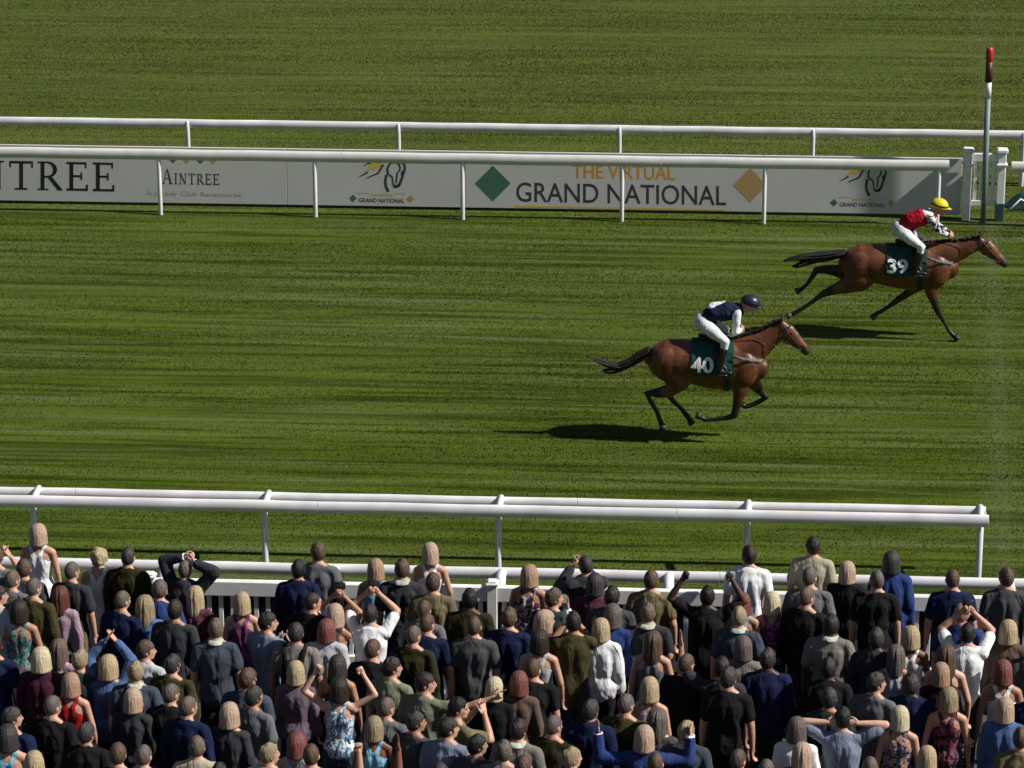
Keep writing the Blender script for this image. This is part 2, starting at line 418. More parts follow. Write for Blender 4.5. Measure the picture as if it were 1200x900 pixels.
# crowd side: cantilever rail and picket fence
ra = tag(empty('crowd_rail', (0, RAILA_Y, 0)), 'long white barrier rail on curved arms just behind the picket fence', 'rail')
az = on_y(600, 672, RAILA_Y).z
aposts = [on_y(p, 675, FENCE_Y+.2).x for p in (-15, 190, 388, 586, 784, 985, 1187)]
seg_rail(ra, -12.0, 9.0, RAILA_Y, az, .05, .075, WHITE, joints=[aposts[2]+.4, aposts[4]+.6])
d0 = FENCE_Y+.14-RAILA_Y
for x in aposts:
    g = Geo(); g.tube([(0, d0, 0), (0, d0, az-.22), (.0, d0+.06, az-.06), (0, d0*.55, az+.06), (0, -.08, az+.045)], [(.05, .06)]*5, n=12)
    part('curved_arm', g, WHITE, ra).location = (x, 0, 0)
pf_z = on_y(600, 687, FENCE_Y).z
pf = tag(empty('picket_fence', (0, FENCE_Y, 0)), 'white picket fence with square capped posts in front of the crowd', 'fence')
pfx0 = on_y(176, 690, FENCE_Y).x; pfx1 = 9.0
pposts = [pfx0]+[on_y(p, 690, FENCE_Y).x for p in (577, 976)]+[on_y(1376, 700, FENCE_Y).x]
for a, b in zip(pposts[:-1], pposts[1:]):
    for nm, z, hh in (('top_rail', pf_z-.095, .095), ('bottom_rail', .18, .05)):
        g = Geo(); g.box((0, 0, 0), ((b-a)/2-.062, .045, hh), .012); part(nm, g, WHITE2, pf, False).location = ((a+b)/2, 0, z)
pm = Geo().box((0, 0, (pf_z-.19-.23)/2), (.027, .014, (pf_z-.19-.23)/2-.001), .004).mesh('picket', False); pm.materials.append(WHITE2)
for a, b in zip(pposts[:-1], pposts[1:]):
    N = int((b-a-.12)/.135)
    for i in range(1, N):
        link(bpy.data.objects.new('picket', pm), pf).location = (a+(b-a)*i/N, 0, .231)
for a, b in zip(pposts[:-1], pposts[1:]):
    g = Geo(); g.box((0, 0, 0), ((b-a)/2-.065, .004, (pf_z-.19-.23)/2-.004)); part('gap_shade_sheet', g, plain('picket gap shade', (.006, .010, .010), .8, .3), pf, False).location = ((a+b)/2, .034, (pf_z-.19+.23)/2)  # added dark sheet standing in for the deep shade between the pickets
for x in pposts:
    g = Geo(); g.box((0, 0, (pf_z+.02)/2), (.06, .06, (pf_z+.02)/2), .008); o = part('post', g, WHITE2, pf, False); o.location = (x, 0, 0)
    g = Geo(); g.box((0, 0, pf_z+.036), (.075, .075, .014), .006); g.box((0, 0, pf_z+.064), (.055, .055, .013), .01); part('post_cap', g, WHITE2, o, False)

# ------------------------------------------------------------------ advertising boards
INK = plain('dark grey print', (.045, .045, .048), .6, .05); BLACK = plain('black print', (.012, .012, .012), .6, .05)
GOLD = plain('ochre print', (.62, .29, .02), .6, .05); GREEN = plain('green print', (.055, .15, .10), .6, .05); TAN = plain('tan print', (.46, .29, .12), .6, .05)
FAINT = plain('faint taupe print', (.36, .33, .28), .6, .05); FGOLD = plain('faint ochre print', (.66, .45, .08), .6, .05)
BOARD = plain('white board vinyl', (.56, .55, .54), .55, .05, 1.5, .3)
def board(px0, px1, label):
    a = on_y(px0, 240, BOARD_Y); b = on_y(px1, 240, BOARD_Y)
    o = tag(empty('advertising_board', (a.x, BOARD_Y, 0)), label, 'board', 'advertising boards along the course')
    w = b.x-a.x-.006; z1 = on_y(600, 178, BOARD_Y).z; z0 = .055
    g = Geo(); g.box((w/2, .02, (z0+z1)/2), (w/2, .02, (z1-z0)/2), .006); part('panel', g, BOARD, o, False)
    for fx in np.arange(.4, w, 1.4):
        g = Geo(); g.box((fx, .07, .25), (.02, .025, .27), .004); g.tube([(fx, .09, .5), (fx, .42, .01)], [.015, .015], n=8); part('strut', g, BLACK, o, False)
    return o
def bpt(px, py, o):
    p = on_y(px, py, BOARD_Y-.002); return (p.x-o.location.x, p.z)
_layer = [0]
def print_poly(o, polys, mat, name):
    g = Geo()
    for k, P in enumerate(polys):
        gg = Geo().poly([bpt(x, y, o) for x, y in P], .0006+.00016*(k % 9)); g.add(gg.v, gg.f)
    ob = part(name, g, mat, o, False); ob.location.y = -.001; return ob
def text_mesh(s, bold=0.0):
    c = bpy.data.curves.new('t', 'FONT'); c.body = s; c.offset = bold; c.resolution_u = 4
    t = bpy.data.objects.new('t', c); COL.objects.link(t)
    dg = bpy.context.evaluated_depsgraph_get(); dg.update()
    me = bpy.data.meshes.new_from_object(t.evaluated_get(dg)); bpy.data.objects.remove(t)
    v = np.array([x.co[:] for x in me.vertices]); f = [tuple(p.vertices) for p in me.polygons]; bpy.data.meshes.remove(me)
    lo, hi = v.min(0), v.max(0); v = (v-lo)/(hi-lo+1e-9); return v[:, :2], f
def print_text(o, s, box, mat, bold=0.0, name='lettering'):
    """box = px corner points (left,top,right,bottom) at the left end; follows the board's slope"""
    v, f = text_mesh(s, bold); l, t, r, b, sl = box
    A = Geo(); P = []
    for x, y in v:
        X = l+(r-l)*x; P.append(bpt(X, b+(t-b)*y+sl*(X-l), o))
    A.add([(p[0], -.0012, p[1]) for p in P], f)
    return part(name, A, mat, o, False)
def arc(cx, cy, rx, ry, a0, a1, n=9): return [(cx+rx*math.cos(R(a0+(a1-a0)*i/n)), cy+ry*math.sin(R(a0+(a1-a0)*i/n))) for i in range(n+1)]
def rc(x0, x1, y0, y1): return [(x0, y0), (x1, y0), (x1, y1), (x0, y1)]
def bowl():
    o_ = arc(.36, .72, .30, .28, 90, -90); i_ = arc(.34, .72, .19, .215, -90, 90)
    return [[o_[k], o_[k+1], i_[len(i_)-2-k], i_[len(i_)-1-k]] for k in range(len(o_)-1)]
SERIF = {
 'T': (.80, [rc(.335, .465, 0, 1), rc(0, .8, .92, 1), rc(0, .055, .78, .96), rc(.745, .8, .78, .96), rc(.19, .61, 0, .06)]),
 'E': (.74, [rc(.1, .23, 0, 1), rc(0, .68, .925, 1), rc(.625, .68, .8, .97), rc(.2, .53, .475, .545), rc(.48, .53, .38, .64), rc(0, .7, 0, .075), rc(.66, .725, 0, .22)]),
 'R': (.82, [rc(.1, .23, 0, 1), rc(0, .36, 0, .05), rc(0, .37, .945, 1), rc(.2, .37, .44, .50)]+bowl()+[[(.33, .46), (.47, .48), (.86, 0), (.69, 0)]]),
 'N': (.92, [rc(.13, .19, 0, 1), rc(.72, .78, 0, 1), [(.08, 1), (.24, 1), (.79, 0), (.66, 0)], rc(0, .31, 0, .05), rc(0, .15, .95, 1), rc(.6, .9, .95, 1)]),
 'A': (.86, [[(.09, 0), (.15, 0), (.45, 1), (.39, 1)], [(.38, 1), (.48, 1), (.82, 0), (.67, 0)], rc(.22, .66, .33, .38), rc(0, .25, 0, .05), rc(.58, .9, 0, .05)]),
 'I': (.38, [rc(.12, .25, 0, 1), rc(0, .37, 0, .05), rc(0, .37, .95, 1)])}
def serif(o, s, x, yb, h, sl, wid, mat, gap=.12, cap=1.0):
    """letters from px x, baseline yb, height h px, slope sl; wid scales widths"""
    x0 = x
    for k, ch in enumerate(s):
        hh = h*(cap if k == 0 else 1.0); w, P = SERIF[ch]
        print_poly(o, [[(x+p[0]*hh*wid, yb+sl*(x-x0)+sl*p[0]*hh*wid-p[1]*hh) for p in q] for q in P], mat, 'letter')
        x += (w+gap)*hh*wid
    return x
def stroke(pts, w0, w1):
    """ribbon polygons along a polyline in px"""
    out = []; n = len(pts)
    for i in range(n-1):
        (ax, ay), (bx, by) = pts[i], pts[i+1]; L = math.hypot(bx-ax, by-ay)+1e-6; nx, ny = -(by-ay)/L, (bx-ax)/L
        wa = w0+(w1-w0)*i/(n-1); wb = w0+(w1-w0)*(i+1)/(n-1); e = .12
        ax2, ay2 = ax-(bx-ax)/L*e, ay-(by-ay)/L*e
        out.append([(ax2+nx*wa/2, ay2+ny*wa/2), (bx+nx*wb/2, by+ny*wb/2), (bx-nx*wb/2, by-ny*wb/2), (ax2-nx*wa/2, ay2-ny*wa/2)])
    return out
def dia(cx, cy, r): return [(cx-r, cy), (cx, cy-r), (cx+r, cy), (cx, cy+r)]
def horse_logo(o, ox, oy):
    T = lambda L: [(ox+x/10, oy+y/10) for x, y in L]
    black = []
    for L, a, b in (([(205, 370), (255, 345), (310, 312)], .5, 1.6), ([(300, 382), (370, 350), (432, 325), (470, 260), (490, 225)], .8, 2.0), ([(265, 238), (300, 215), (345, 200)], .6, 1.4),
                    ([(690, 180), (735, 212), (748, 262), (730, 325), (705, 400), (685, 455), (655, 483), (612, 470)], 1.6, 2.6), ([(725, 300), (715, 345)], 2.6, 2.2),
                    ([(550, 335), (540, 270), (570, 212), (625, 192), (675, 215), (692, 262), (680, 300), (655, 322), (650, 400), (640, 440)], 1.5, 1.1),
                    ([(548, 332), (598, 365), (606, 430), (603, 465)], 1.2, 1.0), ([(530, 345), (515, 415), (522, 475), (552, 542)], 2.0, 2.2), ([(620, 478), (680, 470)], 2.2, 1.6)):
        black += stroke(T(L), a*1.4, b*1.4)
    print_poly(o, black, INK, 'horse_emblem')
    print_poly(o, [T([(210, 345), (330, 255), (350, 285), (280, 308)]), T([(320, 262), (350, 195), (490, 195), (470, 240), (385, 288)])], FGOLD, 'mane_emblem')
    print_poly(o, [T(dia(137, 620, 45))], GREEN, 'diamond'); print_poly(o, [T(dia(810, 625, 45))], TAN, 'diamond')
    print_text(o, 'THE VIRTUAL', (ox+34, oy+56.3, ox+61, oy+59.8, .02), FGOLD, .01)
    print_text(o, 'GRAND NATIONAL', (ox+20.5, oy+61.5, ox+74, oy+66.5, .02), INK, .012)
    print_poly(o, [T([(195, 555), (330, 557), (330, 562), (195, 560)]), T([(635, 561), (745, 563), (745, 568), (635, 566)])], FAINT, 'rule')
b0 = board(-260, 337, 'white advertising board with large black serif lettering cut off by the left frame')
x_end = serif(b0, 'AINTREE', -80, 220.2, 33.5, .019, 1.03, BLACK, .16)
serif(b0, 'AINTREE', 190, 215.3, 12.6, .02, .80, INK, .17, 1.38)
print_text(b0, 'A Jockey Club Racecourse', (171, 223.5, 283, 230.5, .02), FAINT, .0)
print_poly(b0, [dia(203, 186.5, 5)], GREEN, 'diamond'); print_poly(b0, [dia(219, 186.8, 5)], TAN, 'diamond')
print_poly(b0, [dia(235, 187.1, 5)], GREEN, 'diamond'); print_poly(b0, [dia(250, 187.4, 5)], TAN, 'diamond')
b1 = board(337, 545, 'white advertising board with a small horse head emblem, left of the diamond board')
horse_logo(b1, 400, 170.5)
b2 = board(545, 893, 'white advertising board with big green and tan diamonds and ochre title')
print_poly(b2, [dia(577.5, 215, 21)], GREEN, 'diamond'); print_poly(b2, [dia(879, 217, 20)], TAN, 'diamond')
print_text(b2, 'THE VIRTUAL', (671, 192.5, 791, 209, .018), GOLD, .012)
print_text(b2, 'GRAND NATIONAL', (605, 213.5, 851, 236.5, .018), INK, .006)
print_poly(b2, [[(603, 240.5), (850, 245), (850, 247), (603, 242.5)]], FGOLD, 'rule')
b3 = board(893, 1126, 'white advertising board with a small horse head emblem beside the picket gate')
horse_logo(b3, 963.5, 175.5)

# ------------------------------------------------------------------ gate, winning post, folded sheet
gp0 = at(1131, 258); gp1 = at(1172, 258); gy = gp0.y
gate = tag(empty('picket_gate', (0, gy, 0)), 'short white picket panel between two thick square posts behind the winning post', 'fence')
gx0, gx1 = gp0.x, on_y(1172, 230, gy).x; gz = on_y(1131, 172, gy).z
for x, h in ((gx0, gz), (gx1, gz)):
    g = Geo(); g.box((0, 0, h/2-.05), (.072, .072, h/2-.05), .012); o = part('gate_post', g, WHITE2, gate, False); o.location = (x, 0, 0)
    g = Geo(); g.box((0, 0, h-.31), (.10, .10, .022), .01); part('post_collar', g, WHITE2, o, False)
    g = Geo(); g.box((0, 0, h-.06), (.10, .10, .04), .02); part('post_cap', g, WHITE2, o, False)
g = Geo(); g.box((0, 0, .17), (.077, .077, .17), .01); o = part('post_sleeve', g, plain('blue-green plastic', (.03, .085, .075), .5, .2), gate, False); o.location = (gx1, 0, 0)
for nm, z, hh in (('top_rail', gz-.19, .075), ('bottom_rail', .33, .05)):
    g = Geo(); g.box((0, 0, 0), ((gx1-gx0)/2-.09, .03, hh), .01); part(nm, g, WHITE2, gate, False).location = ((gx0+gx1)/2, 0, z)
for i in range(4):
    g = Geo(); g.box((0, 0, 0), (.030, .014, (gz-.19-.075-.38)/2-.002), .004); part('picket', g, WHITE2, gate, False).location = (gx0+(gx1-gx0)*(.24+.175*i), 0, (gz-.265+.38)/2)
wp = at(1152, 261); wtop = on_y(1160, 56, wp.y).z
RED = plain('red post paint', (.42, .025, .02), .45, .15); MAROON = plain('maroon post section', (.085, .012, .015), .5, .2); GG = plain('grey-green post paint', (.16, .22, .20), .5, .15)  # MAROON: darker, deeper red for the length under the finial
post = tag(empty('winning_post', (wp.x, wp.y, 0)), 'tall slim winning post with red and maroon top above a white band', 'post')
zs = [on_y(1160, p, wp.y).z for p in (56, 72, 96, 115)]
lx = (on_y(1160, 56, wp.y).x-wp.x)/wtop
def pseg(nm, z0, z1, r, m):
    g = Geo(); g.tube([(lx*z0, 0, z0), (lx*z1, 0, z1)], [r, r], n=14, caps=nm == 'finial'); part(nm, g, m, post)
pseg('shaft', -.02, zs[3], .052, GG); pseg('white_band', zs[3]+.002, zs[2], .056, WHITE); pseg('maroon_band', zs[2]+.002, zs[1], .062, MAROON); pseg('finial', zs[1]+.05, zs[0]-.05, .068, RED)
fs_ = at(1190, 247)
DG = plain('dark green tarpaulin', (.012, .05, .042), .35, .3, 9.0, .5)
g = Geo(); rr = random.Random(3)
for j in range(5):
    for i in range(7):
        pass
nx, ny = 16, 9
vs = []
for j in range(ny+1):
    for i in range(nx+1):
        u, v = i/nx, j/ny; e = min(u, 1-u, v, 1-v)
        z = .02+.30*min(1, e*4.5)*(.75+.25*math.sin(7*u+2*v))*(.8+.2*math.sin(11*v+3*u))
        vs.append((u*1.3-.12+.04*math.sin(9*v), v*.55+.05*math.sin(8*u), z))
fs = [(j*(nx+1)+i, j*(nx+1)+i+1, (j+1)*(nx+1)+i+1, (j+1)*(nx+1)+i) for j in range(ny) for i in range(nx)]
me = bpy.data.meshes.new('tarpaulin'); me.from_pydata(vs, [], fs); me.polygons.foreach_set('use_smooth', [True]*len(fs)); me.materials.append(DG)
tp = link(bpy.data.objects.new('tarpaulin', me)); tp.location = (fs_.x-.02, fs_.y, 0)
tag(tp, 'dark green folded tarpaulin on the grass right of the picket gate', 'tarpaulin')
g = Geo(); g.tube([(-.1, -.04, .03), (.1, -.05, .24), (.35, -.02, .10), (.6, .0, .05)], [.018]*4, n=8); part('white_rope', g, WHITE, tp)

# ================================================================== PEOPLE
# local frame: the person faces +y (away from the stand), x to the right, z up, feet at z=0
DIM = {
 'm': dict(H=1.76, rings=[(.79, .10, .09, 0), (.86, .165, .118, 0), (.95, .170, .122, 0), (1.08, .155, .112, .005), (1.20, .168, .118, 0), (1.32, .186, .122, -.002), (1.40, .178, .112, -.008), (1.46, .130, .082, -.012), (1.51, .07, .06, -.012)],
           sh=(.190, 1.425), hip=(.088, .90), knee=.48, head=(0, .02, 1.646), hs=(.076, .097, .112), neck=(.060, .055), arm=(.29, .26), ar=(.055, .044, .041, .043, .029), lr=(.088, .058, .056, .038)),
 'f': dict(H=1.67, rings=[(.76, .10, .09, 0), (.83, .165, .118, 0), (.90, .172, .120, 0), (1.02, .128, .096, .008), (1.13, .138, .105, .004), (1.25, .157, .112, 0), (1.33, .148, .100, -.008), (1.385, .105, .070, -.012), (1.43, .055, .050, -.012)],
           sh=(.163, 1.345), hip=(.085, .86), knee=.46, head=(0, .018, 1.562), hs=(.072, .092, .106), neck=(.048, .045), arm=(.27, .24), ar=(.043, .036, .033, .034, .023), lr=(.085, .054, .050, .034))}
# arms: (upper-arm direction, forearm direction, hand) for right and left; x is outward
DOWN = ((.20, -.05, -1), (.06, .16, -1), 'open'); DOWN2 = ((.30, -.14, -1), (.02, .32, -.9), 'open')
POSES = {
 'down': (DOWN, DOWN), 'down2': (DOWN2, DOWN),
 'fists': (((.80, .05, .55), (-.50, .10, .85), 'fist'),)*2,
 'clapover': (((.28, .35, .85), (-.66, .15, .75), 'flat'),)*2,
 'camera': (((.34, .66, .60), (-.74, .06, .68), 'grip'),)*2,
 'handshead': (((.80, .02, .52), (-.95, -.10, .06), 'grip'),)*2,
 'overhead': (((.66, .05, .72), (-.97, .05, .28), 'grip'), ((.40, .28, .85), (-.80, -.05, .22), 'grip')),
 'clapfront': (((.25, .55, -.75), (-.64, .65, .42), 'flat'),)*2,
 'claphigh': (((.14, .80, -.35), (-.64, .25, .78), 'flat'),)*2,
 'point': (((.95, .25, .10), (.85, .25, .42), 'point'), DOWN),
 'rightfist': (((.95, .22, -.12), (-.05, .15, 1), 'fist'), DOWN),
 'leftraise': (DOWN, ((.70, .35, .30), (.05, .25, 1), 'flat')),
 'goalpost': (((.90, .10, -.05), (.05, .12, 1), 'flat'),)*2,
}
def unit(v): v = np.array(v, float); return v/np.linalg.norm(v)
def hand_arrays(W_, d, out, kind, scale, sgn):
    """palm with four fingers and a thumb from wrist W_ along d; out = palm width axis (thumb side)"""
    d = unit(d); w = np.array(out, float); w = unit(w-d*np.dot(w, d)); nrm = np.cross(d, w)*sgn
    g = Geo(); s_ = scale
    K = lambda a, b, c: W_+(d*a+w*b+nrm*c)*s_
    g.tube([K(-.03, 0, 0), K(.01, 0, 0), K(.05, .0, 0), K(.088, -.002, 0)], [(.022*s_, .026*s_), (.017*s_, .031*s_), (.016*s_, .040*s_), (.013*s_, .040*s_)], side=w, n=12)
    curl = {'open': .55, 'flat': .10, 'fist': 2.1, 'grip': 1.3, 'point': 1.7}[kind]
    for i, (b, L) in enumerate(((.030, .074), (.010, .082), (-.011, .077), (-.030, .060))):
        c = .12 if (kind == 'point' and i == 0) else curl
        sp = (b*1.25-b) if kind in ('flat',) else 0
        p = [K(.085, b, 0)]; a = 0; q = np.array([.085, b, 0.0])
        for k, l in enumerate((.45, .32, .25)):
            a += c*(.55 if k == 0 else .75); q = q+np.array([math.cos(a)*L*l, sp*.4, math.sin(a)*L*l]); p.append(K(*q))
        g.tube(p, [.0098*s_, .0092*s_, .0086*s_, .0075*s_], side=w, n=8)
    th = {'fist': [(.02, .034, .004), (.05, .042, .022), (.065, .025, .036), (.066, .006, .040)], 'grip': [(.02, .034, .0), (.05, .052, .016), (.075, .052, .03), (.09, .045, .036)]}.get(kind, [(.02, .034, .0), (.045, .055, .008), (.07, .066, .012), (.092, .070, .014)])
    g.tube([K(*t) for t in th], [.014*s_, .012*s_, .0105*s_, .009*s_], side=w, n=8)
    return remesh(g, .0068, 1, .3)
_proto = {}
def joints(sex, pose):
    D = DIM[sex]; J = {}
    for sgn, (u, f, h) in zip((1, -1), POSES[pose]):
        up = max(0, u[2]); S = np.array([sgn*(D['sh'][0]-.02*up), -.012+.02*up, D['sh'][1]+.035*up])
        E = S+unit((sgn*u[0], u[1], u[2]))*D['arm'][0]; Wr = E+unit((sgn*f[0], f[1], f[2]))*D['arm'][1]
        J[sgn] = (S, E, Wr, unit((sgn*f[0], f[1], f[2])), h)
    return J
def trunk(g, D, inf=0.0, zlo=0.0, zhi=9.0, loose=0.0):
    P = []; Rr = []
    for z, hw, hd, yo in D['rings']:
        if z < zlo-1e-6 or z > zhi+1e-6: continue
        k = loose if .85 < z < 1.16 else loose*.25
        P.append((0, yo, z)); Rr.append((hd+inf+k*.7, hw+inf+k))
    g.tube(P, Rr, side=(1, 0, 0), n=20)
def body_proto(sex, pose, hy, bare=True):
    key = ('b', sex, pose, hy, bare)
    if key in _proto: return _proto[key]
    D = DIM[sex]; g = Geo(); J = joints(sex, pose)
    trunk(g, D, -.004 if bare else -.026); nz_ = D['rings'][-1][0]; hx, hyy, hz = D['head']; a, b, c = D['hs']
    g.tube([(0, -.022, nz_-.08), (0, -.012, nz_+.02), (0, .006, hz-.05)], [(D['neck'][0]*1.1, D['neck'][0]*1.15), D['neck'][0], D['neck'][1]], n=16)
    for s_ in (1, -1):
        g.tube([(s_*.03, -.02, nz_+.015), (s_*D['sh'][0]*.55, -.02, nz_-.045), (s_*D['sh'][0]*.95, -.012, D['sh'][1]+.005)], [(.045, .04), (.045, .05), (.05, .05)], n=12)
        S, E, Wr, fd, h = J[s_]; r = D['ar']
        g.tube([S, S+(E-S)*.35, E], [r[0], r[0]*.95, r[1]], side=(0, 1, 0), n=12)
        g.tube([E, E+(Wr-E)*.3, Wr, Wr+fd*.03], [r[2], r[3], r[4], r[4]], side=(0, 1, 0), n=12)
        hxp, hzp = D['hip']; lr = D['lr']
        g.tube([(s_*hxp, 0, hzp), (s_*hxp, .005, hzp-.2), (s_*hxp*1.02, .01, D['knee'])], [lr[0], lr[0]*.92, lr[1]], n=14)
        g.tube([(s_*hxp*1.02, .01, D['knee']), (s_*hxp*1.05, -.02, D['knee']-.13), (s_*hxp*1.08, -.015, .09)], [lr[2], lr[2]*1.05, lr[3]], n=14)
        g.tube([(s_*hxp*1.08, -.04, .045), (s_*hxp*1.15, .06, .038), (s_*hxp*1.25, .15, .028)], [(.04, .036), (.034, .042), (.024, .038)], side=(1, 0, 0), n=12)
    # head, turned by hy about the neck
    H = Geo()
    H.ball((0, 0, .004), (a, b, c-.004), 18, 12); H.ball((0, .030, -.055), (a*.74, b*.70, .062), 14, 9); H.ball((0, .075, -.092), (.022, .02, .018))
    H.tube([(0, b-.006, .012), (0, b+.012, -.018), (0, b+.014, -.030)], [.009, .012, .014], n=10)
    for s_ in (1, -1):
        H.ball((s_*(a+.002), -.006, -.012), (.010, .022, .032), 10, 7); H.ball((s_*.030, b-.014, .026), (.022, .012, .008), 8, 6); H.ball((s_*.030, b-.020, .006), (.012, .011, .010), 8, 6)
        H.ball((s_*.038, b-.026, -.022), (.02, .018, .018), 8, 6)
    H.tube([(-.018, b-.004, -.058), (0, b+.003, -.056), (.018, b-.004, -.058)], [.007, .009, .007], n=8)
    M = Matrix.Rotation(hy, 3, 'Z'); g.add([M @ Vector(p)+Vector((hx, hyy, hz)) for p in H.v], H.f)
    v, q = remesh(g, .0125, 2, .5)
    # eyes and lips
    cen = v[q].mean(1); Minv = np.array(Matrix.Rotation(-hy, 3, 'Z')); loc = (cen-np.array([hx, hyy, hz]))@Minv.T
    mi = np.zeros(len(q), np.int32)
    for s_ in (1, -1): mi[np.linalg.norm((loc-np.array([s_*.030, b-.012, .006]))*[1, .6, 1.5], axis=1) < .0145] = 1
    mi[(np.abs(loc[:, 0]) < .022) & (np.abs(loc[:, 2]+.058) < .009) & (loc[:, 1] > b-.02)] = 2
    vs, qs, ms = [v], [q], [mi]; n0 = len(v)
    for s_ in (1, -1):
        S, E, Wr, fd, h = J[s_]
        out = np.array([0, 1., 0]) if abs(fd[2]) > .5 and h == 'open' else (np.array([-s_, 0, 0.]) if fd[2] > .3 else np.array([0, 0, 1.]))
        if h == 'flat': out = np.array([-s_*.3, -1, .3])
        hv, hq = hand_arrays(Wr+fd*.012, fd, out, h, 1.0 if sex == 'm' else .9, s_)
        vs.append(hv); qs.append(hq+n0); ms.append(np.zeros(len(hq), np.int32)); n0 += len(hv)
    me = quads('body', np.concatenate(vs), np.concatenate(qs), 3)
    mi = np.concatenate(ms)
    if len(mi) == len(me.polygons): me.polygons.foreach_set('material_index', mi)
    _proto[key] = me; return me
def folds(v, q, seed, amp, sex):
    n = normals(v, q); D = DIM[sex]; zs_ = D['sh'][1]
    w1 = wob(v, seed, (5, 5, 4), 5)
    P = v+np.stack([w1*.02, w1*.02, w1*.03], 1)
    a = wob(P*[1.0, 1.0, .6], seed+1, (15, 14, 14), 7); b = wob(P, seed+2, (30, 28, 20), 8)
    low = np.clip((zs_+.03-v[:, 2])/.35, .25, 1.0)
    d = amp*low*(np.abs(a)*-1.3+.8)+amp*.22*b*low
    # spine groove and shoulder blades on the back
    back = np.clip(-n[:, 1], 0, 1); x = np.abs(v[:, 0]); z = v[:, 2]
    d += back*(-.010*np.exp(-(x/.022)**2)*np.clip((zs_+.05-z)/.1, 0, 1)*np.clip((z-(zs_-.42))/.1, 0, 1)+.010*np.exp(-((x-.085)/.05)**2-((z-zs_+.10)/.09)**2))
    return v+n*d[:, None]
def top_proto(sex, pose, kind, var=0):
    key = ('t', sex, pose, kind, var)
    if key in _proto: return _proto[key]
    D = DIM[sex]; J = joints(sex, pose); g = Geo(); k = 1 if sex == 'm' else .93
    if kind == 'vest':
        trunk(g, D, .007, .8)
        for s_ in (1, -1):
            nz_ = D['rings'][-1][0]
            g.tube([(s_*.03, -.02, nz_+.012), (s_*D['sh'][0]*.55, -.02, nz_-.045), (s_*D['sh'][0]*.95, -.012, D['sh'][1]+.005)], [(.051, .046), (.051, .056), (.052, .052)], n=12)
        v, q = remesh(g, .0105, 4, .5); v = folds(v, q, 50+var, .004, sex)
        c = v[q].mean(1); x = np.abs(c[:, 0]); z = c[:, 2]; t = D['rings'][-1][0]
        zz = [t-.22, t-.17, t-.13, t-.08, t-.03, t+.06]
        wb = np.interp(z, zz, [.30, .125, .072, .068, .094, .108]); wf = np.interp(z, zz, [.30, .15, .125, .112, .106, .108])
        ib = np.interp(z, [t-.105, t-.075, t-.03, t+.02], [-.01, .022, .054, .064]); fi = np.interp(z, [t-.16, t-.11, t+.02], [-.01, .05, .064])
        bk = c[:, 1] < -.01
        keep = np.where(bk, (x < wb) & (x > ib), (x < wf) & (x > fi)) & (z > .80)
        me = quads('top', v, q[keep])
        import bmesh
        bm = bmesh.new(); bm.from_mesh(me); bmesh.ops.delete(bm, geom=[u for u in bm.verts if not u.link_faces], context='VERTS'); bm.to_mesh(me); bm.free()
    else:
        hem = {'tee': 8, 'polo': 8, 'shirt': 6, 'jacket': 4}[kind]; loose = {'tee': .008, 'polo': .014, 'shirt': .016, 'jacket': .024}[kind]; inf = {'tee': .010, 'polo': .013, 'shirt': .013, 'jacket': .022}[kind]
        trunk(g, D, inf, .82, D['rings'][-2][0]+.005, loose)
        nz_ = D['rings'][-1][0]
        g.tube([(0, -.02, nz_-.08), (0, -.016, nz_-.005)], [(.085*k, .095*k), (.062*k+.006, .066*k+.006)], n=16)
        for s_ in (1, -1):
            g.tube([(s_*.035, -.02, nz_-.002), (s_*D['sh'][0]*.55, -.02, nz_-.045), (s_*D['sh'][0]*.98, -.012, D['sh'][1]+.008)], [(.046+inf*.5, .045), (.052+inf*.6, .055), (.054+inf, .054+inf)], n=12)
            S, E, Wr, fd, h = J[s_]; r = D['ar']; e = inf+.004
            if kind in ('tee', 'polo'):
                T = S+(E-S)*(.66 if sex == 'm' else .5)
                g.tube([S, S+(E-S)*.3, T], [r[0]+e, r[0]+e+.004, r[0]+e+.006], side=(0, 1, 0), n=12, caps=True)
            else:
                g.tube([S, S+(E-S)*.35, E], [r[0]+e, r[0]+e, r[1]+e+.006], side=(0, 1, 0), n=12)
                g.tube([E, E+(Wr-E)*.4, Wr-fd*.01], [r[2]+e+.008, r[3]+e, r[4]+e+.004], side=(0, 1, 0), n=12)
        v, q = remesh(g, .0145, 4 if kind != 'jacket' else 6, .5)
        v = folds(v, q, {'tee': 10, 'polo': 20, 'shirt': 30, 'jacket': 40}[kind]+var*7, {'tee': .013, 'polo': .016, 'shirt': .018, 'jacket': .017}[kind], sex)
        me = quads('top', v, q)
    _proto[key] = me; return me
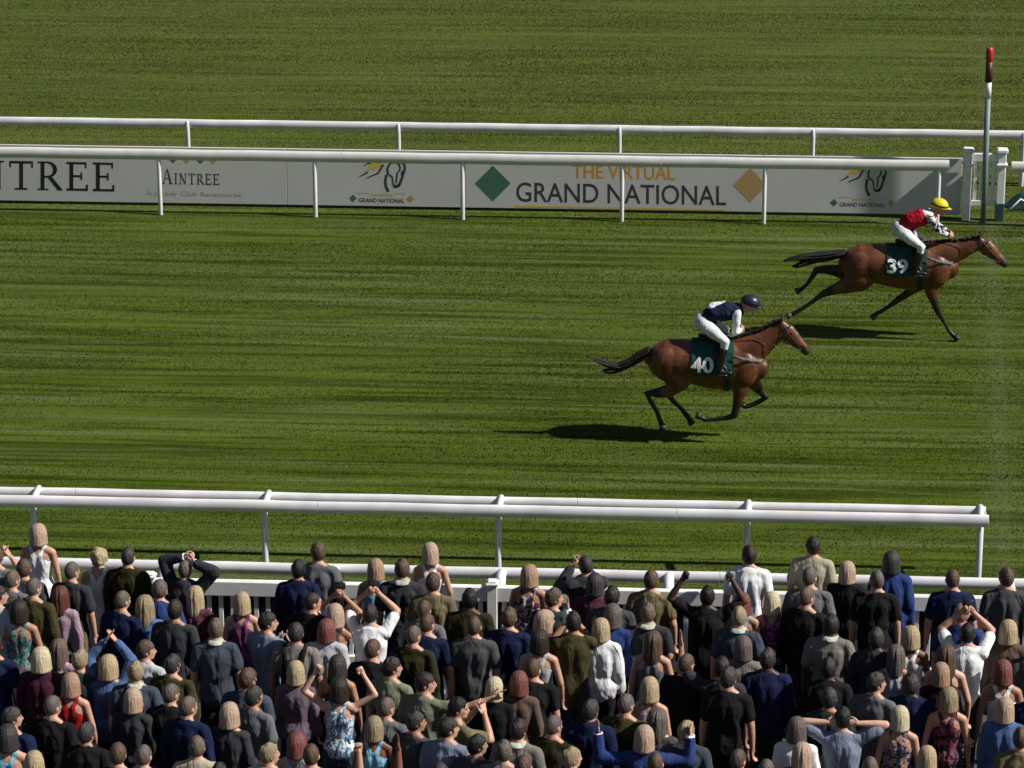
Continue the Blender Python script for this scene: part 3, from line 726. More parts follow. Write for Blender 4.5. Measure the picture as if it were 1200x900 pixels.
def trouser_proto(sex, kind):
    key = ('l', sex, kind)
    if key in _proto: return _proto[key]
    D = DIM[sex]; g = Geo(); lr = D['lr']; hxp, hzp = D['hip']
    trunk(g, D, .006, .78, D['rings'][3][0])
    for s_ in (1, -1):
        if kind == 'skirt': continue
        e = .014 if kind == 'trousers' else .02
        g.tube([(s_*hxp, 0, hzp), (s_*hxp, .003, hzp-.22), (s_*hxp*1.02, .008, D['knee']+(.0 if kind == 'trousers' else .06))], [lr[0]+e, lr[0]+e*.8, lr[1]+e], n=14)
        if kind == 'trousers': g.tube([(s_*hxp*1.02, .008, D['knee']), (s_*hxp*1.05, -.01, D['knee']-.18), (s_*hxp*1.08, -.012, .075)], [lr[2]+e, lr[2]+e*.8, lr[3]+e*1.4], n=14)
    if kind == 'skirt': g.tube([(0, 0, .88), (0, 0, .75), (0, 0, .56)], [(.125, .178), (.145, .195), (.16, .215)], side=(1, 0, 0), n=24)
    v, q = remesh(g, .02, 3, .5); v = folds(v, q, 77, .006, sex)
    me = quads('trousers', v, q); _proto[key] = me; return me
def shoe_proto():
    if 'shoe' in _proto: return _proto['shoe']
    g = Geo(); g.tube([(0, -.065, .05), (0, .02, .05), (0, .10, .042), (0, .185, .032)], [(.045, .040), (.046, .046), (.040, .050), (.028, .040)], side=(1, 0, 0), n=14); g.tube([(0, -.03, .05), (0, -.03, .10)], [.046, .046], n=12); g.box((0, .06, .014), (.046, .135, .013), .01)
    v, q = remesh(g, .011, 2, .5); _proto['shoe'] = quads('shoe', v, q); return _proto['shoe']
def collar_proto(sex):
    key = ('c', sex)
    if key in _proto: return _proto[key]
    D = DIM[sex]; z = D['rings'][-1][0]; g = Geo(); n = 28; vs = []; fs = []
    for k, (zz, r, th) in enumerate(((z-.012, .072, 0), (z+.040, .070, 0), (z+.045, .077, 0), (z-.004, .100, 0))):
        for i in range(n):
            a = 2*math.pi*i/n; f = max(0, math.sin(a)); vs.append((r*math.cos(a), -.014+r*math.sin(a)*.98, zz-.022*f*f))
    for k in range(3):
        for i in range(n): a = k*n+i; b = k*n+(i+1) % n; fs.append((a, b, b+n, a+n))
    g.add(vs, fs); me = g.mesh('collar'); me.materials.append(None); _proto[key] = me; return me
def hair_proto(style, sex, var=0):
    key = ('h', style, sex, var)
    if key in _proto: return _proto[key]
    a, b, c = DIM[sex]['hs']; seed = 100+var*13
    if style in ('buzz', 'crop', 'messy'):
        e = {'buzz': .0035, 'crop': .009, 'messy': .018}[style]
        g = Geo(); g.ball((0, -.002, .006), (a+e, b+e, c+e*1.05), 40, 28); v, f = g.arrays(); 
        if style == 'crop': v[:, 2] += np.where(v[:, 2] > .05, .006*(wob(v, seed, (40, 40, 20), 6)), 0); v += .0028*wob(v, seed+1, (110, 110, 90), 8)[:, None]*v/(np.linalg.norm(v, axis=1, keepdims=True)+1e-9)
        if style == 'messy': v += .010*wob(v, seed, (55, 55, 55), 8)[:, None]*v/(np.linalg.norm(v, axis=1, keepdims=True)+1e-9)
        def keep(p):
            y, z = p[1], p[2]
            front = .055+.02*math.sin(p[0]*60+var)
            return z > np.interp(y, [-.12, -.06, -.02, .02, .03, .06, .07, .12], [-.085, -.075, -.045, -.03, .02, .045, front, front+.01])
        cen = [np.mean(v[list(x)], 0) for x in f]; fs = [x for x, p in zip(f, cen) if keep(p)]
        g2 = Geo(); g2.add(v, fs)
        if style == 'messy': g2.ball((.0, -.07, .075), (.045, .045, .04))
        me = g2.mesh('hair')
        import bmesh
        bm = bmesh.new(); bm.from_mesh(me); bmesh.ops.delete(bm, geom=[u for u in bm.verts if not u.link_faces], context='VERTS'); bm.to_mesh(me); bm.free()
    else:
        # bob or longer hair: a dome falling straight to the nape, open at the face
        L = {'bob': -.118, 'long': -.235, 'pony': -.07}[style]; n = 72; sm = .35 if style == 'bob' else .8
        prof = [(.0, .134), (.030, .130), (.060, .116), (.084, .090), (.098, .050), (.105, .0), (.108, -.05), (.111, -.10), (.112, -.145), (.110, -.20), (.10, -.25)]
        prof = [p for p in prof if p[1] > L]+[(.112 if style == 'bob' else .10, L), (.092, L-.003), (.060, L+.012)]
        vs = []; fs = []; rr = np.random.default_rng(seed); ph = rr.uniform(0, 6.28, 6)
        for j, (r, z) in enumerate(prof):
            for i in range(n):
                t = 2*math.pi*i/n; dr = .0030*math.sin(9*t+ph[0]+3*z)+.0022*math.sin(17*t+ph[1]-5*z)+.0015*math.sin(31*t+ph[2])
                part_ = -.006*math.exp(-((math.cos(t))/.12)**2) if z > -.02 and style != 'bob' else 0
                q = r+(dr*sm*min(1, r/.05)+part_ if r > 0 else 0)
                zz = z+(.003*math.sin(5*t+ph[3]) if z <= L+.001 else 0)
                vs.append((q*math.cos(t)*a/.076, q*math.sin(t)*1.12-.006, zz+.002))
        for j in range(len(prof)-1):
            for i in range(n):
                p = j*n+i; s_ = j*n+(i+1) % n
                cz = (prof[j][1]+prof[j+1][1])/2; ang = 2*math.pi*(i+.5)/n
                if math.sin(ang) > .52 and cz < .055: continue
                fs.append((p, s_, s_+n, p+n))
        g2 = Geo(); g2.add(vs, fs)
        if style == 'pony': g2.tube([(0, -.10, .02), (0, -.135, -.02), (0, -.135, -.12), (0, -.12, -.22)], [.022, .03, .028, .01], n=12)
        me = g2.mesh('hair')
        import bmesh
        bm = bmesh.new(); bm.from_mesh(me); bmesh.ops.delete(bm, geom=[u for u in bm.verts if not u.link_faces], context='VERTS'); bm.to_mesh(me); bm.free()
    me.materials.append(None); _proto[key] = me; return me

CC = {  # garment colours (linear albedo)
 'black': (.010, .010, .011), 'charcoal': (.032, .033, .038), 'grey': (.115, .118, .125), 'dark grey': (.055, .056, .060), 'blue-grey': (.17, .20, .27), 'slate': (.045, .055, .075),
 'white': (.72, .72, .73), 'pale grey': (.40, .41, .43), 'navy': (.008, .013, .045), 'blue': (.022, .042, .15), 'denim blue': (.065, .115, .24), 'olive': (.045, .040, .014), 'dark olive': (.024, .022, .008),
 'khaki': (.14, .115, .060), 'beige': (.34, .31, .23), 'sage green': (.17, .185, .125), 'maroon': (.085, .025, .040), 'dark maroon': (.050, .012, .024), 'lilac': (.30, .21, .26), 'mauve': (.115, .085, .105),
 'red': (.33, .012, .014), 'light blue': (.20, .42, .55), 'teal': (.020, .040, .042), 'brown': (.10, .065, .052), 'taupe': (.17, .155, .135), 'indigo': (.015, .03, .13)}
HC = {'tan': (.40, .28, .20), 'orange tan': (.33, .20, .13), 'pale blond': (.50, .43, .28), 'blond': (.38, .29, .17), 'dirty blond': (.26, .20, .12), 'red': (.16, .052, .044), 'auburn': (.095, .030, .018), 'brown': (.085, .050, .032),
 'dark': (.022, .014, .011), 'black': (.008, .007, .007), 'grey': (.105, .082, .072), 'dark grey': (.036, .031, .030), 'grey brown': (.12, .085, .064), 'bald': (.30, .15, .10)}
SK = {'fair': (.55, .33, .24), 'light': (.47, .27, .19), 'medium': (.36, .19, .12), 'brown': (.17, .075, .042), 'dark': (.062, .028, .018)}
EYE = plain('eye', (.02, .015, .012), .2, .05); LIP = plain('lip', (.28, .09, .075), .45, .05)
PATT = {'teal floral': ('floral', (.03, .14, .12), ((.10, .26, .20), (.32, .05, .12))), 'magenta floral': ('floral', (.13, .02, .09), ((.33, .08, .22), (.05, .012, .04))), 'plum print': ('blot', (.09, .025, .075), ((.22, .05, .16),)),
 'white and maroon print': ('blot', (.50, .47, .47), ((.10, .02, .035),)), 'blue and tan print': ('blot', (.42, .27, .18), ((.02, .03, .15),)), 'maroon and black print': ('blot', (.012, .010, .012), ((.20, .06, .085),)),
 'blue and white print': ('blot', (.10, .22, .36), ((.62, .68, .72),)), 'grey and white print': ('blot', (.50, .50, .52), ((.30, .08, .09),))}
KINDW = {'tee': 'T-shirt', 'polo': 'polo shirt', 'shirt': 'long-sleeved shirt', 'jacket': 'jacket', 'vest': 'vest top'}
POSEW = {'fists': 'both fists raised', 'clapover': 'clapping overhead', 'camera': 'holding a camera overhead', 'handshead': 'both hands behind the head', 'overhead': 'both arms folded over the head', 'clapfront': 'clapping in front',
 'claphigh': 'clapping at face height', 'point': 'pointing right', 'rightfist': 'right fist raised', 'leftraise': 'left arm raised', 'goalpost': 'both forearms raised'}
# x, y of the head top in the photo, sex, hair style, hair colour, garment, colour, pose, head turn (deg), body turn (deg), skin, collar
CROWD = [
(-6,640,'m','crop','brown','tee','grey','claphigh',0,-10,'light',0),(44,615,'f','bob','tan','vest','white','down',0,-8,'light',0),(27,655,'m','crop','brown','tee','slate','down',0,-6,'light',0),
(13,668,'m','buzz','grey brown','tee','grey','down',-20,-14,'light',0),(38,677,'m','buzz','grey','shirt','olive','down',-25,-15,'light',0),(83,658,'m','buzz','grey','tee','charcoal','down',-20,-12,'light',0),
(115,643,'f','messy','blond','vest','white','down2',0,-10,'fair',0),(149,641,'m','buzz','dark grey','shirt','dark olive','down',-10,-5,'light',0),(186,679,'m','crop','grey','polo','blue','down',0,-8,'light',0),
(70,688,'f','long','auburn','shirt','lilac','down',0,-6,'light',0),(142,692,'m','buzz','grey','shirt','navy','down',-25,-18,'light',0),(169,699,'f','long','dirty blond','shirt','denim blue','down',0,-5,'light',0),
(21,704,'f','bob','dark','vest','teal floral','down2',0,5,'medium',0),(-5,686,'m','crop','dark','tee','pale grey','down',-45,-20,'light',0),(216,656,'m','buzz','grey','jacket','charcoal','overhead',0,-12,'light',0),
(228,688,'f','long','blond','shirt','maroon','down',0,-8,'light',0),(204,703,'m','crop','dark','shirt','charcoal','down',0,-10,'medium',0),(283,695,'f','bob','blond','vest','plum print','down2',0,0,'light',0),
(252,725,'m','crop','grey brown','polo','slate','down',0,0,'light',1),(349,656,'m','crop','black','shirt','navy','down',0,-4,'medium',0),(372,635,'m','crop','brown','tee','grey','down',20,-6,'light',0),
(365,694,'m','buzz','dark','shirt','black','down',-30,-18,'light',0),(312,717,'m','crop','dark','tee','blue-grey','clapfront',-50,-25,'light',0),(346,730,'m','crop','dark grey','tee','taupe','down',0,-5,'medium',0),
(392,709,'f','bob','tan','vest','brown','camera',0,-10,'medium',0),(382,727,'f','bob','red','jacket','pale grey','down',0,-10,'light',0),(440,656,'f','bob','orange tan','vest','light blue','down',0,-4,'medium',0),
(471,655,'m','crop','brown','polo','charcoal','down',0,0,'light',1),(504,637,'f','bob','tan','vest','white','down2',0,0,'light',0),(507,671,'m','crop','brown','tee','khaki','down',0,-5,'light',0),
(550,690,'m','crop','black','shirt','dark olive','down',0,-3,'dark',0),(433,708,'m','crop','dark','tee','white','camera',0,-6,'light',0),(496,703,'m','buzz','brown','tee','grey','down',-10,-10,'medium',0),
(500,719,'m','buzz','brown','tee','navy','down2',-15,-8,'light',0),(484,733,'m','buzz','grey brown','shirt','dark olive','down',-20,-12,'light',0),(555,722,'m','buzz','brown','tee','dark grey','down',0,0,'light',0),
(596,712,'m','crop','brown','tee','navy','down',-10,-6,'light',0),(436,749,'m','buzz','brown','tee','black','down',-20,-12,'light',0),(620,663,'f','bob','orange tan','vest','white and maroon print','down',0,-4,'medium',0),
(648,689,'m','crop','brown','tee','teal','down',-40,-20,'light',0),(687,651,'m','buzz','dark grey','jacket','charcoal','claphigh',0,25,'light',0),(697,673,'f','bob','dark grey','jacket','maroon','down',0,-6,'light',0),
(717,687,'m','crop','dark','tee','dark grey','down',0,-10,'light',0),(718,709,'f','bob','grey','shirt','blue','down',0,-8,'light',0),(763,668,'m','crop','brown','tee','khaki','down2',-5,-5,'light',0),
(759,707,'m','crop','grey brown','polo','charcoal','down',0,0,'light',1),(637,716,'f','bob','tan','jacket','maroon','clapfront',-20,-45,'light',0),(632,739,'f','bob','dark','vest','pale grey','down2',0,-10,'light',0),
(672,717,'m','crop','dark','tee','olive','claphigh',0,8,'medium',0),(704,726,'f','bob','blond','jacket','white','leftraise',0,-6,'light',0),(765,741,'f','long','brown','vest','grey','down2',0,-4,'light',0),
(829,687,'m','crop','black','tee','black','fists',0,0,'dark',0),(878,639,'m','crop','dark','tee','white','down',15,-4,'light',0),(953,629,'m','crop','dark','tee','beige','down',15,-4,'light',0),
(905,695,'f','bob','pale blond','vest','magenta floral','down',0,-6,'light',0),(949,664,'m','buzz','grey','tee','grey','down',-15,-10,'light',0),(945,688,'m','buzz','grey brown','shirt','black','down',-25,-18,'light',0),
(870,696,'f','bob','red','vest','light blue','down',0,-6,'medium',0),(866,711,'m','crop','dirty blond','polo','slate','down',0,-5,'light',1),(993,659,'f','bob','tan','jacket','black','down',0,-10,'light',0),
(974,720,'m','crop','dark','polo','taupe','down',0,-6,'dark',1),(1028,668,'m','buzz','grey','polo','black','down',15,0,'light',0),(1045,647,'f','bob','dark grey','jacket','blue','down',0,-10,'light',0),
(1117,667,'m','buzz','brown','tee','navy','down',0,0,'light',0),(1180,665,'m','crop','brown','tee','dark grey','down',15,4,'light',0),(1127,707,'m','buzz','bald','tee','blue','down',0,-10,'light',0),
(1134,731,'m','crop','black','tee','white','camera',0,-4,'light',0),(1182,728,'f','bob','blond','shirt','brown','down',0,-5,'light',0),(1068,735,'f','bob','blond','vest','white','down',0,-8,'brown',0),
(1027,736,'m','crop','dark grey','shirt','charcoal','down',0,-8,'dark',0),(1050,757,'f','long','grey','vest','pale grey','down',0,-12,'medium',0),(1109,757,'f','long','brown','vest','teal','down2',0,-5,'fair',0),
(1103,778,'f','bob','orange tan','shirt','dark maroon','down',0,-5,'light',0),(1112,807,'f','bob','dirty blond','vest','maroon and black print','down',0,-6,'light',0),(1055,829,'f','bob','pale blond','vest','blue and tan print','down',0,-4,'light',0),
(1068,790,'m','crop','dark grey','shirt','navy','down',0,-6,'dark',0),(1026,788,'m','crop','dark grey','tee','grey','down',-40,-20,'light',0),(1176,775,'f','bob','red','vest','white','down2',0,-5,'medium',0),
(1178,819,'f','bob','tan','jacket','denim blue','down',0,-6,'light',0),(1197,853,'m','crop','brown','tee','khaki','rightfist',-10,-5,'light',0),(1212,745,'m','crop','dark','tee','dark grey','down',0,-5,'light',0),
(1211,797,'m','crop','dark','shirt','navy','down',0,-5,'light',0),(1087,876,'f','bob','blond','shirt','brown','down',0,-5,'light',0),(1020,887,'m','buzz','grey','shirt','charcoal','down',0,-5,'light',0),
(1118,902,'m','crop','brown','tee','grey','rightfist',0,-8,'light',0),
(47,760,'f','bob','pale blond','shirt','dark maroon','down',0,-6,'light',0),(68,750,'f','long','grey brown','shirt','lilac','down',0,-6,'light',0),(93,762,'m','crop','dirty blond','tee','teal','down',-20,-10,'light',0),
(126,769,'f','bob','blond','shirt','denim blue','clapover',0,-4,'light',0),(169,750,'m','crop','brown','tee','pale grey','down',-50,-25,'light',0),(158,775,'m','crop','dirty blond','polo','slate','down',0,-3,'light',1),
(82,790,'f','bob','orange tan','vest','red','down2',0,-4,'light',0),(60,815,'m','buzz','grey','shirt','black','down',-15,-8,'light',0),(155,808,'f','bob','tan','shirt','charcoal','down',0,-10,'light',0),
(12,829,'m','crop','dark grey','shirt','navy','down',-30,-15,'light',0),(8,851,'f','bob','dark grey','vest','light blue','down',0,-5,'light',0),(39,882,'f','bob','blond','shirt','taupe','down',0,-5,'light',0),
(100,847,'m','crop','dark grey','shirt','black','down',-20,-10,'medium',0),(137,871,'m','crop','brown','tee','charcoal','down',-10,-8,'light',0),(167,873,'m','buzz','grey','tee','grey','down',-10,-8,'light',0),
(-8,744,'m','crop','dark','tee','navy','down',0,-5,'light',0),(199,801,'m','buzz','grey','shirt','black','down',-15,-8,'light',0),(201,767,'m','crop','dark grey','shirt','olive','down',-25,-15,'light',0),
(219,816,'m','buzz','grey brown','shirt','navy','down',-20,-14,'light',0),(289,783,'m','crop','brown','tee','slate','down',-20,-10,'light',0),(296,804,'m','crop','dark grey','tee','grey','down',-25,-22,'medium',0),
(268,825,'f','bob','tan','shirt','charcoal','down',0,-8,'light',0),(230,863,'m','crop','grey brown','tee','beige','down',0,-4,'light',0),(346,776,'f','bob','blond','shirt','mauve','down',0,-5,'light',0),
(395,769,'f','bob','dark grey','vest','charcoal','down2',0,-5,'medium',0),(397,795,'f','bob','dark','vest','blue and white print','fists',0,-3,'fair',0),(314,871,'m','crop','dirty blond','tee','pale grey','rightfist',-30,-10,'light',0),
(347,860,'f','bob','red','vest','light blue','down',0,-14,'light',0),(364,872,'m','buzz','brown','tee','brown','rightfist',-10,-5,'light',0),(349,895,'m','crop','dark grey','tee','dark grey','down',0,-5,'medium',0),
(256,894,'m','crop','dark','tee','charcoal','down',0,-5,'light',0),(438,841,'f','bob','dirty blond','vest','light blue','down2',0,-6,'brown',0),(452,817,'m','buzz','grey brown','tee','grey','down',-20,-12,'light',0),
(458,770,'m','crop','dark','tee','sage green','down',-45,-22,'light',0),(497,788,'m','crop','dark','tee','sage green','point',-60,-18,'light',0),(486,834,'m','crop','dark grey','tee','dark grey','down',-40,-20,'medium',0),
(535,817,'m','crop','black','tee','khaki','claphigh',-30,-45,'light',0),(524,841,'m','crop','dark','tee','blue-grey','down',-40,-18,'light',0),(558,861,'m','crop','black','tee','dark grey','down',-40,-20,'medium',0),
(579,795,'f','bob','pale blond','jacket','black','down',0,-6,'light',0),(515,894,'m','crop','dark grey','tee','slate','leftraise',0,-5,'brown',0),(590,868,'m','crop','grey','shirt','taupe','down',0,-6,'light',0),
(608,788,'f','bob','red','shirt','brown','down',0,-8,'light',0),(625,772,'m','buzz','brown','tee','black','down',-15,-6,'light',0),(607,843,'m','crop','dark','polo','taupe','down',-15,-8,'light',1),
(648,838,'m','buzz','grey','shirt','dark olive','down',-25,-15,'light',0),(613,885,'m','buzz','brown','tee','slate','down',0,-5,'light',0),(669,876,'m','crop','dirty blond','tee','charcoal','down',-30,-10,'light',0),
(692,820,'m','crop','dark grey','jacket','navy','down',-15,-10,'medium',0),(733,813,'m','buzz','grey','shirt','olive','down',-15,-12,'light',0),(761,795,'f','bob','blond','vest','grey and white print','down',0,-8,'light',0),
(770,832,'f','long','grey','shirt','dark grey','down',0,-8,'light',0),(755,852,'f','bob','tan','jacket','blue','goalpost',0,-3,'light',0),(768,882,'m','buzz','brown','tee','olive','down',0,-5,'light',0),
(804,845,'m','crop','dirty blond','polo','slate','down',-25,-10,'light',1),(804,766,'m','buzz','brown','shirt','black','down',-15,-10,'light',0),(846,770,'m','crop','dark','tee','charcoal','leftraise',0,-6,'medium',0),
(854,782,'m','crop','dark grey','tee','black','down',-20,-6,'light',0),(871,747,'f','bob','grey','shirt','taupe','down',0,-10,'light',0),(900,760,'m','crop','dark grey','shirt','navy','down',-15,-4,'dark',0),
(971,771,'m','crop','dark','shirt','black','down',0,-8,'dark',0),(972,806,'m','crop','dark grey','tee','charcoal','down',0,-8,'medium',0),(988,829,'m','crop','black','tee','blue-grey','handshead',0,-2,'fair',0),
(934,842,'f','bob','grey','shirt','white','down',0,-8,'light',0),(940,872,'f','long','tan','shirt','taupe','down',0,-5,'light',0),(865,878,'m','buzz','brown','tee','dark grey','down',-25,-10,'light',0),
(898,890,'m','buzz','grey','shirt','navy','down',0,-8,'light',0)]
LEGC = ['black', 'charcoal', 'indigo', 'slate', 'khaki', 'navy', 'black']
def cloth_of(c):
    if c in PATT: p = PATT[c]; return cloth(c, p[1], p[0], p[2])
    return cloth(c, CC[c])
def slot(o, i, m): o.material_slots[i].link = 'OBJECT'; o.material_slots[i].material = m
# build every prototype first, while the scene is still small
plan = []
for i, (px, py, sex, hs_, hc, kd, colr, pose, hy, by, skn, coll) in enumerate(CROWD):
    hy = {0: 0, -5: 0, -10: 0, 15: 20, -15: -20, -25: -20, -30: -45, -40: -45, -50: -45, -60: -60}.get(hy, hy)
    var = i % 2 if pose == 'down' else 0
    bm_ = body_proto(sex, pose, R(hy), kd == 'vest'); tm_ = top_proto(sex, pose, kd, var)
    lk = 'skirt' if (sex == 'f' and colr == 'white' and kd == 'vest') else 'trousers'
    lm_ = trouser_proto(sex, lk); hm_ = hair_proto(hs_, sex, i % 3); shoe_proto()
    if coll: collar_proto(sex)
    plan.append((bm_, tm_, lm_, hm_, lk, R(hy)))
# labels: garment and pose, then what tells look-alikes apart
base = []
for (px, py, sex, hs_, hc, kd, colr, pose, hy, by, skn, coll) in CROWD:
    t = 'person in %s %s' % (colr, KINDW[kd])
    if coll: t += ' with pale collar'
    if pose in POSEW: t += ', '+POSEW[pose]
    base.append(t)
gar = [(r[5], r[6]) for r in CROWD]
def bare_words(j): return 'the one in %s %s' % (gar[j][1], KINDW[gar[j][0]])
uniq = [j for j in range(len(base)) if 15 < CROWD[j][0] < 1190 and CROWD[j][1] < 885 and gar.count(gar[j]) == 1]
ORD = ['first', 'second', 'third', 'fourth', 'fifth', 'sixth', 'seventh', 'eighth', 'ninth', 'tenth', 'eleventh', 'twelfth']
def rel(i, j):
    dx = CROWD[i][0]-CROWD[j][0]; dy = CROWD[i][1]-CROWD[j][1]
    if abs(dx) > abs(dy)*1.1: return 'to the right of' if dx > 0 else 'to the left of'
    return 'above' if dy < 0 else 'below'
def dist(i, j): return math.hypot(CROWD[i][0]-CROWD[j][0], CROWD[i][1]-CROWD[j][1])
labels = list(base)
for i in range(len(base)):
    same = [k for k in range(len(base)) if k != i and gar[k] == gar[i]]
    if not same or (CROWD[i][7] in POSEW and base.count(base[i]) == 1): continue
    for j in sorted(uniq, key=lambda j: dist(i, j))[:6]:
        if j == i or dist(i, j) > 110: continue
        if any(rel(k, j) == rel(i, j) and dist(k, j) < 2.5*dist(i, j) for k in same): continue
        t = base[i]+', just '+rel(i, j)+' '+bare_words(j)
        if len(t.split()) <= 16: labels[i] = t; break
    else:
        grp = sorted([i]+same, key=lambda k: CROWD[k][0]); t = base[i]+', %s from left among the %d so dressed' % (ORD[grp.index(i)], len(grp))
        labels[i] = t
for i, (row, (bm_, tm_, lm_, hm_, lk, hy)) in enumerate(zip(CROWD, plan)):
    px, py, sex, hs_, hc, kd, colr, pose, _, by, skn, coll = row
    D = DIM[sex]; rr = random.Random(i*31+5); sc_ = rr.uniform(.975, 1.03)
    P = at(px, py+1.5, D['H']*sc_+.008)
    o = bpy.data.objects.new('person', bm_); link(o)
    o.location = (P.x, P.y, .006); o.rotation_euler = (0, 0, R(by+rr.uniform(-5, 5))); o.scale = (sc_*rr.uniform(.97, 1.05),)*2+(sc_,)
    tag(o, labels[i], 'person', 'spectators behind the fence')
    slot(o, 0, skinmat(skn, SK[skn])); slot(o, 1, EYE); slot(o, 2, LIP)
    t = link(bpy.data.objects.new('top', tm_), o); t.name = {'tee': 't_shirt', 'polo': 'polo_shirt', 'shirt': 'shirt', 'jacket': 'jacket', 'vest': 'vest_top'}[kd]
    slot(t, 0, cloth_of(colr))
    l = link(bpy.data.objects.new(lk, lm_), o); lc = 'white' if lk == 'skirt' else rr.choice(LEGC); slot(l, 0, cloth(lc, CC[lc]))
    h = link(bpy.data.objects.new('hair', hm_), o); h.location = D['head']; h.rotation_euler = (0, 0, hy); slot(h, 0, hairmat(hc, HC[hc]))
    for s_ in (1, -1):
        f = link(bpy.data.objects.new('shoe', shoe_proto()), o); f.location = (s_*D['hip'][0]*1.1, -.02, 0); f.rotation_euler = (0, 0, -s_*.15); slot(f, 0, plain('shoe leather', (.02, .018, .017), .5, .2))
    if coll:
        c_ = link(bpy.data.objects.new('collar', collar_proto(sex)), o); slot(c_, 0, cloth('collar pale', (.42, .44, .36)))
    if kd == 'jacket' and pose in ('overhead', 'goalpost'):
        J = joints(sex, pose)
        for s_ in (1, -1):
            S, E, Wr, fd, hh = J[s_]; g = Geo(); r = D['ar'][4]
            g.tube([Wr-fd*.03, Wr+fd*.025], [r+.022, r+.021], side=(0, 1, 0), n=14, caps=False); c_ = part('cuff', g, cloth('white', CC['white']), o)
    if pose == 'camera':
        J = joints(sex, pose); c = (J[1][2]+J[-1][2])/2+np.array([0, .04, .12])
        ce = tag(empty('camera', tuple(o.matrix_basis @ Vector(c)), o.rotation_euler.z), 'small black camera held up by '+labels[i].split(', ')[0].replace('person', 'the person', 1)+(', left end of the crowd' if px < 50 else ', near the '+('right end' if px > 900 else 'middle left')), 'camera', 'cameras held above the crowd')
        g = Geo(); g.box((0, 0, 0), (.062, .022, .04), .008); part('camera_body', g, plain('camera plastic', (.012, .012, .013), .4, .1), ce)
        g = Geo(); g.tube([(0, .02, 0), (0, .07, 0)], [.030, .028], n=14, caps=False); part('lens', g, plain('camera plastic', (.012, .012, .013), .4, .1), ce)
        g = Geo(); g.box((0, -.0235, -.004), (.045, .0015, .028), .001); part('screen', g, plain('camera screen', (.03, .035, .04), .15, .05), ce)
    if (px, py) == (346, 730):
        be = tag(empty('backpack', tuple(o.location), o.rotation_euler.z), 'small black backpack on the back of the person in taupe T-shirt', 'backpack')
        BK = cloth('black', CC['black'])
        g = Geo(); g.box((0, -.20, 1.22), (.13, .065, .19), .06); v, q = remesh(g, .014, 4); m_ = quads('bag', v, q); m_.materials[0] = BK; link(bpy.data.objects.new('bag', m_), be)
        for s_ in (1, -1):
            g = Geo(); g.tube([(s_*.09, -.16, 1.36), (s_*.11, -.10, 1.475), (s_*.115, -.01, 1.52), (s_*.12, .09, 1.45), (s_*.125, .16, 1.3), (s_*.14, .10, 1.15), (s_*.13, -.12, 1.08)], [(.010, .026)]*7, side=(1, 0, 0), n=8); part('strap', g, BK, be)

# ================================================================== HORSES AND JOCKEYS
# local frame: the horse gallops towards +x, -y is the stand side, z up from the turf
def coat_mat():
    m, n, b = new_mat('bay coat')
    at_ = node(n, 'ShaderNodeAttribute', attribute_name='dark'); tc = node(n, 'ShaderNodeTexCoord')
    nz = node(n, 'ShaderNodeTexNoise'); setin(nz, Scale=4.0, Detail=6.0, Distortion=.4); n.links.new(tc.outputs['Object'], nz.inputs['Vector'])
    mp = node(n, 'ShaderNodeMapping'); mp.inputs['Scale'].default_value = (.5, 1, 1); n.links.new(tc.outputs['Object'], mp.inputs['Vector'])
    n2 = node(n, 'ShaderNodeTexNoise'); setin(n2, Scale=60.0, Detail=3.0); n.links.new(mp.outputs[0], n2.inputs['Vector'])
    c = mixc(n, ramp(n, nz.outputs[0], ((.35, 0.0), (.68, 1.0))), (.066, .019, .008), (.155, .052, .018))
    c = mixc(n, 1.0, c, ramp(n, n2.outputs[0], ((.3, .8), (.7, 1.12))), 'MULTIPLY')
    c = mixc(n, at_.outputs['Fac'], c, (.013, .008, .006))
    n.links.new(c, b.inputs['Base Color']); b.inputs['Roughness'].default_value = .42; b.inputs['Specular IOR Level'].default_value = .45
    return m
COAT = coat_mat(); MANE = hairmat('horse', (.012, .009, .008)); TACK = plain('dark tack leather', (.018, .012, .010), .5, .2); HOOF = plain('hoof', (.03, .025, .02), .5, .2)
CLOTHG = cloth('saddle cloth green', (.012, .065, .050)); NUMW = cloth('number white', (.70, .70, .70)); STRAP = cloth('pale breast strap', (.16, .17, .16))
